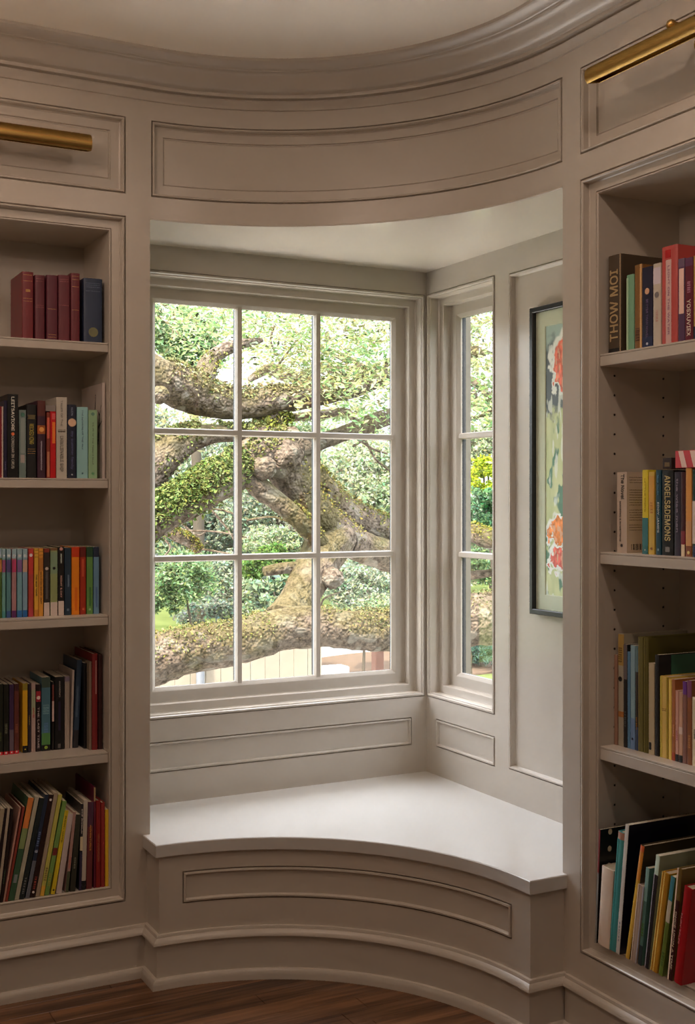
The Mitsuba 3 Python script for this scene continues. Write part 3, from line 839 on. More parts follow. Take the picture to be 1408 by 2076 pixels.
fill('left', LZ[3][0], [
    (-7, 6, 1388, C(26, 30, 20), 'dark moss paperback with red foot', dict(hard=False, deco=[('b', 0.0, 0.045, C(190, 30, 44)), ('d', 0.025, 0.2, C(220, 190, 190)), ('m', 0.2, 0.8, 0.5, C(66, 76, 40))])),
    (7, 17.5, 1388, C(20, 22, 16), 'black thriller with red foot', dict(hard=False, deco=[('b', 0.0, 0.045, C(190, 30, 44)), ('d', 0.025, 0.2, C(220, 190, 190)), ('m', 0.3, 0.7, 0.5, C(96, 100, 80))])),
    (18.8, 28, 1388, C(58, 38, 72), 'violet paperback with red foot', dict(hard=False, deco=[('b', 0.0, 0.045, C(190, 30, 44)), ('d', 0.025, 0.2, C(220, 190, 190)), ('b', 0.05, 0.35, C(90, 78, 90))])),
    (28.6, 38.5, 1387, C(92, 46, 38), 'chestnut paperback with red foot', dict(hard=False, deco=[('b', 0.0, 0.045, C(190, 30, 44)), ('d', 0.03, 0.2, C(220, 190, 190)), ('m', 0.3, 0.6, 0.5, C(130, 74, 50)), ('b', 0.90, 1.0, C(60, 26, 30))])),
    (45.5, 56, 1386, C(206, 160, 34), 'yellow paperback with black foot', dict(hard=False, deco=[('b', 0.0, 0.10, BLK), ('b', 0.9, 1.0, C(140, 124, 44)), ('d', 0.05, 0.15, C(190, 170, 60))])),
    (56.8, 62, 1387, C(40, 34, 44), 'thin dark paperback with gold lettering', dict(hard=False, deco=[('m', 0.4, 0.7, 0.4, C(140, 120, 60))])),
    (63.4, 72, 1385, C(170, 148, 140), 'thin pale pink spined book', dict(hard=False, deco=[('b', 0.55, 0.9, C(150, 160, 130)), ('m', 0.5, 0.95, 0.4, C(160, 70, 70))])),
    (72.6, 82.5, 1388, C(28, 12, 18), 'black paperback with red white emblem', dict(hard=False, deco=[('b', 0.74, 0.90, C(150, 40, 50)), ('d', 0.80, 0.4, C(210, 190, 180)), ('t', 'THE LAST TIME', 0.05, 0.66, 0.4, C(170, 160, 160))])),
    (84, 102, 1374, C(70, 112, 128), 'sea blue illustrated novel with green foot', dict(hard=False, deco=[('b', 0.08, 0.24, C(78, 130, 72)), ('b', 0.0, 0.08, C(14, 16, 12)), ('d', 0.045, 0.2, C(130, 160, 60)), ('b', 0.86, 1.0, C(60, 80, 70)), ('m', 0.50, 0.84, 0.7, C(110, 150, 160)), ('m', 0.25, 0.5, 0.5, C(84, 120, 160))])),
    (104.7, 110, 1383, C(20, 14, 16), 'thin black book with white spine label', dict(hard=False, deco=[('s', 0.42, 0.72, 0.05, 0.95, C(190, 165, 158)), ('s', 0.72, 0.96, 0.1, 0.9, C(110, 56, 50))])),
    (111, 130.5, 1373, C(16, 12, 18), 'thick black novel with white small lettering', dict(hard=False, deco=[('t', 'NAMING', 0.72, 0.94, 0.16, C(150, 145, 140)), ('s', 0.26, 0.66, 0.35, 0.6, C(34, 26, 52)), ('s', 0.02, 0.08, 0.3, 0.6, C(90, 88, 86))])),
    (131.2, 141.5, 1372, C(158, 146, 134), 'light grey hardback beside the thick black novel', dict(deco=[('b', 0.93, 1.0, C(120, 110, 130))])),
    (142, 146.5, 1359, C(176, 166, 158), 'thin white book leaning to the right', dict(hard=False, xt=146.5)),
    (147.6, 158, 1338, C(44, 62, 82), 'tall dusk blue book leaning to the right', dict(hard=False, xt=156, deco=[('b', 0.0, 0.2, C(40, 40, 44)), ('s', 0.35, 0.7, 0.2, 0.6, C(72, 92, 112))])),
    (164.5, 175.5, 1345, C(12, 14, 20), 'tall black book right of the leaning blue one', dict(hard=False, set=0.09)),
    (176.6, 185.6, 1342, C(116, 104, 88), 'tall beige book between black and red', dict(set=0.06)),
    (186.7, 198, 1326, C(112, 30, 32), 'tall red yearbook with pale title strip', dict(set=0.055, deco=[('s', 0.58, 0.93, 0.55, 0.8, C(150, 110, 104))])),
    (199.2, 207.6, 1327, C(46, 18, 18), 'tall dark maroon book against the side panel', dict(set=0.055)),
], LW[3], 'books on the fourth shelf down of the left bookcase', 0.115)

Y5 = C(196, 176, 40)
fill('left', FLOOR_Z, [
    (-26, -17, 1640, C(150, 138, 116), 'thin tan picture book', dict(xt=1, hard=False)),
    (-16.5, -9, 1639, C(24, 20, 22), 'thin black picture book', dict(xt=8, hard=False)),
    (-8.4, -1.4, 1638, C(160, 150, 134), 'thin cream picture book', dict(xt=14, hard=False)),
    (-0.9, 5.2, 1640, C(28, 20, 20), 'narrow black picture book with green marks', dict(xt=22, hard=False, deco=[('m', 0.2, 0.8, 0.4, C(50, 80, 50))])),
    (5.7, 9.8, 1637, C(168, 130, 116), 'very thin pinkish picture book', dict(xt=39, hard=False)),
    (10.3, 15.6, 1636, C(128, 56, 44), 'terracotta picture book leaning right', dict(xt=46, hard=False)),
    (16.2, 28.4, 1617, C(52, 86, 62), 'picture book shading orange to green', dict(xt=57, hard=False, deco=[('b', 0.70, 1.0, C(196, 120, 60)), ('b', 0.5, 0.70, C(120, 140, 90)), ('s', 0.17, 0.25, 0.2, 0.8, C(120, 130, 130))])),
    (28.9, 38.0, 1615, C(160, 158, 140), 'grey white picture book leaning right', dict(xt=71, hard=False)),
    (38.5, 48.6, 1618, C(24, 36, 38), 'black and teal picture book', dict(xt=80.5, hard=False, deco=[('m', 0.05, 0.3, 0.4, C(90, 96, 96))])),
    (49.1, 59.2, 1611, C(30, 44, 66), 'night blue picture book with grey foot', dict(xt=89.5, hard=False, deco=[('b', 0.0, 0.36, C(96, 102, 112)), ('m', 0.5, 0.95, 0.5, C(90, 110, 150)), ('d', 0.45, 0.4, C(130, 140, 160))])),
    (59.7, 70.6, 1611, C(34, 18, 18), 'black picture book with red dots', dict(xt=99, hard=False, deco=[('m', 0.08, 0.92, 0.4, C(140, 60, 50)), ('d', 0.95, 0.25, C(220, 215, 210)), ('d', 0.05, 0.25, C(200, 195, 190))])),
    (71.1, 79.8, 1608, C(150, 136, 116), 'beige picture book leaning right', dict(xt=109.5, hard=False)),
    (80.3, 89.0, 1611, C(174, 170, 82), 'lime and cream picture book', dict(xt=118, hard=False, deco=[('b', 0.0, 0.10, C(200, 160, 60)), ('m', 0.15, 0.5, 0.6, C(120, 110, 60))])),
    (89.5, 98.8, 1624, C(104, 142, 72), 'leaf patterned green picture book', dict(xt=126.5, hard=False, deco=[('m', 0.1, 0.9, 0.6, C(150, 150, 60)), ('b', 0.42, 0.5, C(110, 40, 36))])),
    (99.4, 111, 1643, Y5, 'bright yellow picture book with dark lettering', dict(xt=128, hard=False, deco=[('t', 'SUNNY DAYS', 0.62, 0.94, 0.4, C(110, 96, 20)), ('d', 0.05, 0.25, C(70, 60, 20))])),
    (111.6, 124.6, 1650, C(178, 166, 164), 'white picture book leaning on the yellow one', dict(xt=136, hard=False)),
    (125.2, 136.6, 1647, C(156, 124, 116), 'pinkish patterned book with green foot', dict(xt=141.5, hard=False, deco=[('b', 0.0, 0.26, C(70, 78, 56)), ('m', 0.3, 0.9, 0.5, C(170, 90, 80))])),
    (137.6, 152.4, 1652, C(44, 46, 38), 'dark olive book with small pale print', dict(xt=149.5, hard=False, deco=[('m', 0.3, 0.7, 0.3, C(110, 110, 96))])),
    (154, 163.8, 1631, C(28, 30, 36), 'black spined book with cream square label', dict(xt=158.5, hard=False, deco=[('t', 'BIG WORLD', 0.66, 0.94, 0.45, C(190, 186, 176)), ('s', 0.46, 0.62, 0.0, 1.0, C(196, 184, 150)), ('b', 0.0, 0.44, C(40, 36, 62))])),
    (164.5, 173.6, 1623, C(172, 164, 152), 'white topped book right of the black spined one', dict(xt=169, hard=False, deco=[('d', 0.06, 0.3, BLK), ('b', 0.0, 0.10, C(20, 22, 30))])),
    (174.8, 186.8, 1627, C(98, 42, 44), 'plum and rust hardback with gilt title', dict(xt=178.5, deco=[('b', 0.72, 1.0, C(70, 40, 60)), ('t', 'ADVENTURES', 0.44, 0.74, 0.3, C(190, 130, 60))])),
    (187.4, 193.6, 1597, C(88, 18, 44), 'tall crimson book with beige head', dict(deco=[('b', 0.86, 1.0, C(160, 138, 100))])),
    (194.4, 204, 1624, C(124, 26, 24), 'red hardback with faded gilt print', dict(deco=[('t', 'GREAT EXPEDITIONS', 0.3, 0.62, 0.4, C(150, 90, 60))])),
    (204.6, 212.6, 1628, C(132, 40, 34), 'slim red hardback beside the yellow one', dict()),
    (213, 219.8, 1642, C(204, 170, 44), 'narrow yellow book against the side panel', dict(hard=False)),
], LW[4], 'picture books on the bottom shelf of the left bookcase', 0.0)

fill('right', RZ[0][0], [
    (1230.5, 1257.5, 521, C(66, 54, 40), 'dark bronze hardback lettered in large capitals', dict(deco=[('t', 'THOW', 0.12, 0.53, 0.62, C(158, 136, 100), 0.5, 1), ('t', 'MOI', 0.58, 0.85, 0.62, C(158, 136, 100), 0.5, 1), ('b', 0.0, 0.05, BLK), ('s', 0.0, 1.0, 0.93, 1.0, C(150, 130, 104))])),
    (1264.5, 1279, 519, C(104, 74, 34), 'old gold book standing in the back row', dict(set=0.155, d=0.12)),
    (1267.6, 1282.5, 559, C(104, 148, 118), 'mint green book in front of the gold one', dict(d=0.115, set=0.02, deco=[('s', 0.0, 0.96, 0.1, 0.35, C(150, 180, 150))])),
    (1283.8, 1300, 539, C(112, 76, 34), 'ochre hardback with dark pattern', dict(deco=[('s', 0.0, 1.0, 0.78, 1.0, C(190, 150, 100)), ('m', 0.1, 0.62, 0.5, C(70, 36, 20))])),
    (1300.8, 1321.5, 544, C(26, 26, 48), 'navy novel with pale crest', dict(hard=False, deco=[('d', 0.70, 0.22, C(190, 150, 120)), ('t', 'BETTER THAN NOVEL', 0.12, 0.60, 0.22, C(84, 70, 100)), ('b', 0.0, 0.14, C(20, 30, 66)), ('d', 0.05, 0.1, C(160, 170, 190))])),
    (1323, 1338.4, 536, C(172, 162, 148), 'white book with grey oval emblem', dict(hard=False, deco=[('d', 0.62, 0.28, C(110, 104, 104)), ('m', 0.3, 0.5, 0.3, C(170, 130, 120)), ('b', 0.75, 0.95, C(186, 176, 184))])),
    (1338.8, 1371, 503, C(160, 62, 58), 'thick red speckled book with pale strip', dict(hard=True, deco=[('s', 0.01, 0.86, 0.32, 0.66, C(180, 150, 146)), ('s', 0.88, 0.96, 0.28, 0.62, C(150, 16, 20)), ('t', 'LIGHT ON THE WATER', 0.1, 0.8, 0.12, C(130, 90, 110))])),
    (1373.8, 1386.8, 526, C(74, 50, 76), 'purple book with pale spine label', dict(hard=False, deco=[('s', 0.34, 0.88, 0.15, 0.9, C(206, 170, 158)), ('b', 0.9, 1.0, C(90, 70, 90))])),
    (1387.6, 1403.4, 524.5, C(86, 24, 40), 'maroon book with white capitals', dict(hard=False, deco=[('t', 'YOSXUVIEX', 0.06, 0.50, 0.5, C(196, 180, 170)), ('m', 0.58, 0.88, 0.4, C(150, 100, 120)), ('b', 0.90, 1.0, C(80, 40, 70))])),
    (1404.4, 1418, 519, C(150, 118, 62), 'tan book at right edge of the photo', dict(hard=False, deco=[('b', 0.0, 0.16, C(24, 22, 40))])),
], RW[0], 'books on the top shelf of the right bookcase', 0.02)

fill('right', RZ[1][0], [
    (1249.5, 1269.5, 957.5, C(178, 162, 148), 'white paperback with printed back cover', dict(hard=False, d=0.15, rough=0.5, deco=[('t', 'The Novel', 0.66, 0.97, 0.34, C(60, 54, 50), 0.6), ('t', 'SOMEONE & SOMETHING', 0.14, 0.64, 0.14, C(90, 80, 74), 0.36), ('d', 0.09, 0.11, C(50, 40, 40))])),
    (1300.8, 1312.6, 953, C(196, 178, 40), 'yellow paperback with teal lower half', dict(hard=False, deco=[('b', 0.0, 0.43, C(40, 100, 104)), ('b', 0.0, 0.10, C(24, 56, 50)), ('t', 'LITTLE MIND', 0.5, 0.9, 0.2, C(170, 150, 30)), ('d', 0.05, 0.1, C(200, 200, 190))])),
    (1314, 1325.6, 957, C(182, 152, 66), 'mustard paperback with orange flecks', dict(hard=False, deco=[('b', 0.55, 0.95, C(186, 138, 50)), ('m', 0.5, 0.92, 0.4, C(160, 104, 30)), ('d', 0.07, 0.16, C(120, 70, 30))])),
    (1328.4, 1338.8, 953, C(18, 58, 74), 'deep teal paperback with white lettering', dict(hard=False, deco=[('t', 'EDDY JAMES', 0.26, 0.62, 0.4, C(170, 180, 180)), ('t', 'the river', 0.70, 0.94, 0.3, C(70, 120, 150)), ('d', 0.06, 0.2, C(90, 120, 130))])),
    (1341, 1364, 954, C(14, 13, 15), 'black thriller with gold slanted lettering', dict(hard=False, deco=[('t', 'ANGELS&DEMONS', 0.17, 0.94, 0.52, C(170, 152, 104)), ('s', 0.04, 0.10, 0.3, 0.68, C(110, 106, 104))])),
    (1366, 1378.4, 957, C(44, 38, 52), 'dark slate novel with grey print', dict(hard=False, deco=[('t', 'the wise man', 0.28, 0.92, 0.35, C(120, 110, 124))])),
    (1379, 1388, 957, C(56, 14, 20), 'dark red novel with white foot', dict(hard=False, deco=[('s', 0.0, 0.14, 0.1, 0.9, C(200, 180, 150)), ('b', 0.14, 0.3, C(110, 20, 30))])),
    (1388.9, 1400.8, 949, C(192, 134, 66), 'orange spined paperback with small round logo', dict(hard=False, deco=[('b', 0.0, 0.12, C(120, 66, 34)), ('d', 0.045, 0.22, C(226, 196, 130)), ('b', 0.12, 0.4, C(186, 138, 90))])),
    (1402.6, 1412, 952, C(24, 54, 44), 'dark green white labelled book at right edge', dict(hard=False, deco=[('s', 0.15, 0.64, 0.0, 1.0, C(190, 176, 166)), ('b', 0.0, 0.13, C(30, 40, 70))])),
], RW[1], 'books on the second shelf down of the right bookcase', 0.022)
# printed lines and bar code on the white paperback's back cover
pk_ = [q for q in labels if q.startswith('book') and 'printed back cover' in labels[q]['label']][0]
yb = on_x(1269.5, 1000, PX + 0.053)[1]
hh = on_x(1249.5, 957.5, PX + 0.053)[2] - RZ[1][0]
for i in range(22):
    f = 0.93 - i * 0.031
    if i in (3, 4, 12, 18):
        continue
    obj('printed_line', bbox(PX + 0.062, PX + 0.062 + 0.066 + 0.01 * ((i * 7) % 5), yb - 0.0001, yb - 0.0004, RZ[1][0] + f * hh, RZ[1][0] + f * hh + 0.0016), col(C(110, 96, 84)), pk_)
for i in range(9):
    obj('bar_code', bbox(PX + 0.070 + i * 0.006, PX + 0.0715 + i * 0.006 + 0.002 * (i % 2), yb - 0.0001, yb - 0.0004, RZ[1][0] + 0.035 * hh, RZ[1][0] + 0.11 * hh), col(C(44, 38, 36)), pk_)
# a black book and a striped box lying on top of that row
ztop = max(on_x(1352, 954, PX + 0.053)[2], on_x(1395, 949, PX + 0.053)[2]) + 0.001
ya, yb_ = on_x(1348, 940, PX + 0.10)[1], on_x(1366, 940, PX + 0.10)[1]
k = thing('book', 'small black book lying on the black thriller beside the striped box', 'book')
obj('cover', bbox(PX + 0.09, PX + 0.19, ya, yb_, ztop, ztop + 0.030, 0.001), col(C(34, 18, 18)), k)
obj('title', bbox(PX + 0.0893, PX + 0.0905, ya - 0.008, yb_ + 0.006, ztop + 0.006, ztop + 0.018), col(C(90, 74, 40)), k)
ya, yb_ = on_x(1367.5, 930, PX + 0.05)[1], on_x(1428, 930, PX + 0.05)[1]
za, zb_ = ztop, on_x(1390, 913, PX + 0.05)[2]
k = thing('gift_box', 'red and white striped box lying on the books, right bookcase second shelf', 'box')
obj('body', bbox(PX + 0.05, PX + 0.15, ya, yb_, za, zb_, 0.001), col(C(176, 56, 62)), k)
for i in range(3):
    y0 = ya - 0.012 - i * 0.042
    dy = 0.014
    if y0 - 0.018 - dy < yb_:
        continue
    v = np.array([[PX + xx, y, z] for xx in (0.0493, 0.0502) for y, z in ((y0, zb_ - 0.001), (y0 - 0.018, zb_ - 0.001), (y0 - 0.018 - dy, za + 0.001), (y0 - dy, za + 0.001))])
    hq = trimesh.convex.convex_hull(v)
    obj('stripe', (hq.vertices, hq.faces), col(C(206, 180, 170)), k)

fill('right', RZ[2][0], [
    (1235, 1243.2, 1339, C(176, 152, 140), 'thin blush paperback with dark foot', dict(hard=False, set=0.05, deco=[('b', 0.0, 0.07, C(60, 50, 60))])),
    (1243.8, 1250, 1327, C(140, 108, 90), 'thin fawn paperback', dict(hard=False, set=0.05)),
    (1250.8, 1262.2, 1285, C(150, 144, 128), 'tall grey white atlas with gold head', dict(d=0.25, set=0.05, deco=[('b', 0.72, 1.0, C(156, 130, 70)), ('d', 0.60, 0.3, BLK), ('b', 0.26, 0.31, C(150, 100, 50)), ('m', 0.75, 0.95, 0.6, C(110, 84, 40))])),
    (1263, 1270.2, 1306, C(30, 34, 36), 'dark grey book with pale specks', dict(hard=False, d=0.2, set=0.05, deco=[('b', 0.66, 1.0, C(96, 90, 92)), ('m', 0.2, 0.6, 0.4, C(70, 76, 76))])),
    (1270.8, 1276.2, 1321, C(84, 128, 164), 'thin cornflower blue book', dict(hard=False, set=0.05)),
    (1277, 1286, 1308, C(124, 158, 172), 'light blue book with darker foot', dict(hard=False, set=0.05, deco=[('b', 0.0, 0.3, C(100, 130, 170)), ('d', 0.10, 0.2, C(30, 40, 60))])),
    (1286.8, 1292.4, 1309, C(44, 40, 36), 'dark book with gold flecks', dict(hard=False, set=0.05, deco=[('m', 0.2, 0.7, 0.5, C(130, 90, 30)), ('b', 0.0, 0.22, C(50, 66, 96)), ('b', 0.75, 1.0, C(90, 120, 130))])),
    (1293, 1301.6, 1291, C(96, 92, 46), 'tall olive hardback', dict(d=0.22, set=0.05, deco=[('s', 0.0, 1.0, 0.0, 0.3, C(110, 104, 60))])),
    (1302.2, 1312.6, 1293, C(78, 72, 24), 'tall dark olive hardback', dict(d=0.23, set=0.05, deco=[('s', 0.0, 1.0, 0.2, 0.4, C(100, 94, 40))])),
    (1313.6, 1325.2, 1343.5, C(164, 150, 120), 'cream book with dark corner mark', dict(hard=False, set=0.05, deco=[('s', 0.05, 0.13, 0.1, 0.5, BLK)])),
    (1326.6, 1334.6, 1327, C(14, 14, 18), 'tall black book with dark green cover', dict(hard=False, d=0.20, set=0.05)),
    (1335.4, 1353.6, 1370, C(190, 162, 84), 'thick mustard yellow hardback', dict(set=0.05, deco=[('s', 0.0, 1.0, 0.1, 0.3, C(176, 160, 60)), ('s', 0.0, 1.0, 0.8, 0.97, C(150, 128, 30)), ('r', (0.58, 0.60), C(120, 90, 40))])),
    (1354.2, 1360, 1376.5, C(206, 180, 84), 'thin primrose yellow book', dict(hard=False, set=0.05)),
    (1360.8, 1367.4, 1377, C(150, 92, 52), 'rust orange paperback', dict(hard=False, set=0.05, deco=[('b', 0.0, 0.1, C(150, 60, 30)), ('m', 0.3, 0.8, 0.4, C(180, 130, 90))])),
    (1368, 1374.4, 1399.5, C(184, 140, 124), 'short pink paperback with black foot', dict(hard=False, set=0.05, deco=[('b', 0.0, 0.10, BLK), ('m', 0.3, 0.8, 0.4, C(140, 80, 100))])),
    (1375.2, 1382.4, 1402, C(180, 142, 118), 'short peach paperback with black foot', dict(hard=False, set=0.05, deco=[('b', 0.0, 0.10, BLK), ('b', 0.4, 0.5, C(200, 180, 170))])),
    (1383, 1391, 1381, C(118, 82, 72), 'mauve brown book with purple head', dict(hard=False, set=0.05, deco=[('b', 0.84, 1.0, C(90, 40, 120))])),
    (1391.8, 1401, 1379, C(120, 72, 40), 'cinnamon book with purple marked head', dict(hard=False, set=0.05, deco=[('b', 0.8, 1.0, C(110, 56, 90)), ('m', 0.2, 0.7, 0.4, C(160, 110, 60))])),
    (1402, 1413, 1413, C(196, 184, 156), 'short cream book at right edge of photo', dict(hard=False, set=0.05, deco=[('m', 0.4, 0.8, 0.4, C(90, 80, 70))])),
], RW[2], 'books on the third shelf down of the right bookcase', 0.05)
gk = [q for q in labels if q.startswith('book') and 'dark green cover' in labels[q]['label']][0]
yg = LAST_Y[gk]
zg = on_x(1326.6, 1327, PX + 0.081)[2]
obj('front_cover', bbox(PX + 0.125, PX + 0.288, yg - 0.0012, yg - 0.0002, RZ[2][0] + 0.001, zg - 0.002), col(C(40, 84, 66)), gk)

DK = -0.028
fill('right', FLOOR_Z, [
    (1204.6, 1208.0, 1681, BLK, 'thin red spined book with black dotted cover', dict(xt=1213, d=0.26, hard=False, deco=[('b', 0.0, 0.62, C(120, 122, 120)), ('b', 0.62, 1.0, C(110, 34, 34))] + [('c', 0.035 + 0.035 * (i % 2), 0.97 - 0.075 * i, 0.007, C(190, 170, 140)) for i in range(6)] + [('c', 0.10 + 0.03 * (i % 2), 0.95 - 0.09 * i, 0.004, C(120, 90, 110)) for i in range(3)])),
    (1208.6, 1232, 1754, C(196, 180, 164), 'thick white hardback leaning right', dict(xt=1217.5, set=-0.03, d=0.20, rough=0.3)),
    (1233.6, 1246.6, 1684, C(52, 124, 124), 'tall teal hardback leaning right', dict(xt=1251, d=0.24, deco=[('b', 0.94, 1.0, C(150, 110, 90)), ('s', 0.0, 0.94, 0.1, 0.25, C(60, 140, 140))])),
    (1247.2, 1254.6, 1670, C(16, 16, 30), 'tall silver spined book with black covers', dict(xt=1267, d=0.27, hard=False, deco=[('b', 0.0, 1.0, C(178, 176, 170)), ('m', 0.1, 0.6, 0.35, C(120, 124, 130))])),
    (1266, 1273.6, 1712, C(54, 44, 26), 'orange and yellow spined picture book', dict(xt=1297, d=0.26, deco=[('b', 0.7, 0.95, C(196, 130, 50)), ('b', 0.0, 0.7, C(186, 150, 56)), ('b', 0.95, 1.0, C(200, 96, 50))])),
    (1275.6, 1288.6, 1791, C(148, 130, 116), 'grey tan hardback with pale edges', dict(xt=1291.5, set=-0.03, d=0.2, deco=[('s', 0.0, 1.0, 0.0, 0.15, C(196, 180, 160)), ('s', 0.0, 1.0, 0.85, 1.0, C(150, 150, 160))])),
    (1290.4, 1298.6, 1757, C(70, 104, 96), 'painted blue green picture book', dict(xt=1307.5, d=0.24, hard=False, deco=[('b', 0.66, 1.0, C(110, 146, 140)), ('m', 0.3, 0.6, 0.6, C(60, 96, 40)), ('b', 0.0, 0.2, C(30, 46, 50))])),
    (1305.4, 1313.4, 1732, C(130, 140, 120), 'thin book with black spine and mint head', dict(xt=1329, d=0.24, hard=False, deco=[('b', 0.0, 0.83, C(20, 18, 22)), ('b', 0.83, 1.0, C(176, 200, 186)), ('s', 0.0, 0.83, 0.0, 0.2, C(150, 150, 160))])),
    (1316.8, 1329.4, 1766, C(170, 124, 36), 'golden yellow hardback with pale stripes', dict(xt=1341.5, d=0.2, deco=[('s', 0.0, 1.0, 0.4, 0.52, C(220, 190, 110)), ('s', 0.0, 1.0, 0.0, 0.1, C(220, 190, 110))])),
    (1333.6, 1341.6, 1775, C(84, 100, 40), 'picture book with teal top and green foot', dict(xt=1359.5, d=0.2, hard=False, deco=[('b', 0.76, 1.0, C(50, 110, 120)), ('b', 0.54, 0.76, C(170, 160, 140)), ('b', 0.0, 0.15, C(90, 110, 40)), ('m', 0.1, 0.5, 0.6, C(60, 84, 30))])),
    (1351.6, 1360.4, 1759, C(96, 78, 34), 'dark spined hardback with white edge', dict(xt=1372.5, d=0.2, deco=[('b', 0.0, 0.72, C(50, 16, 18)), ('s', 0.0, 1.0, 0.0, 0.3, C(206, 186, 166)), ('t', 'ONCE UPON A TIME', 0.1, 0.62, 0.4, C(170, 150, 130), 0.62)])),
    (1362.4, 1378.6, 1795, C(140, 12, 24), 'thick crimson book in front', dict(xt=1384.5, d=0.2, rough=0.3, deco=[('t', 'FAIRY TALES', 0.4, 0.72, 0.2, C(180, 110, 110), 0.2)])),
], RW[3], 'picture books on the bottom shelf of the right bookcase', DK)


# ------------------------------------------------------------------ garden outside the windows
GZ = -0.62
struct(obj('ground', bbox(-60, 70, -50, 90, GZ - 0.2, GZ), 'grass_ground'), 'mown lawn outside the windows')
grng = np.random.default_rng(21)


def leaves(p, size, colour, flat=0.3, longish=2.2, vary=0.35, g=grng):
    """small folded leaves at the points p; returns (mesh, vertex colours)"""
    n = len(p)
    d = g.normal(size=(n, 3)); d[:, 2] *= (1 - flat); d /= np.linalg.norm(d, axis=1, keepdims=True)
    u = np.cross(d, g.normal(size=(n, 3))); u /= np.linalg.norm(u, axis=1, keepdims=True)
    w = np.cross(d, u)
    s = size * (0.6 + 0.8 * g.random((n, 1)))
    a, b = d * s * 0.5, u * s * 0.5 / longish
    v = np.stack([p - a, p + b + w * s * 0.08, p + a, p - b + w * s * 0.08], 1).reshape(-1, 3)
    i = np.arange(n)[:, None] * 4
    f = np.vstack([i + [0, 1, 2], i + [0, 2, 3]])
    c = np.asarray(colour) * (1 + vary * g.normal(size=(n, 1)))
    c = c * (1 + 0.15 * g.normal(size=(n, 3)) * [1, 0.5, 1])
    c = np.repeat(np.clip(c, 0.005, 0.9), 4, axis=0)
    return (v, f), c


def clump_points(n, centre, radii, clumps, tight, g=grng, shell=0.55):
    d = g.normal(size=(clumps, 3)); d /= np.linalg.norm(d, axis=1, keepdims=True)
    c = d * (shell + (1 - shell) * g.random((clumps, 1)))
    k = g.integers(0, clumps, n)
    p = c[k] + g.normal(size=(n, 3)) * tight
    return np.asarray(centre) + p * np.asarray(radii)


def foliage(parts, parent, name='foliage', mat='leaf'):
    ms, cs = zip(*parts)
    k = key_of(name, parent)
    scene[k] = ply(cat(ms), mat, color=np.vstack(cs))
    labels[k] = {'kind': 'stuff'}
    return k


def px_limb(rows, n=None):
    P = np.array([[*at(x, y, t), r * t / FOCAL] for x, y, r, t in rows])
    n = n or max(6, int(np.linalg.norm(np.diff(P[:, :3], axis=0), axis=1).sum() / 0.05))
    return spline(P, n)


def bark_tube(S, seg=28, amp=0.10, seed=0):
    v, f = tube(S[:, :3], S[:, 3], seg)
    n = len(S) * seg
    c = np.repeat(S[:, :3], seg, axis=0)
    d = v[:n] - c
    k = 1 + amp * 2 * (meshkit.fbm(v[:n] * 5.0, 3, seed) - 0.5) + amp * 1.3 * (meshkit.noise(v[:n] * 22.0, seed + 3) - 0.5)
    v[:n] = c + d * k[:, None]
    return v, f


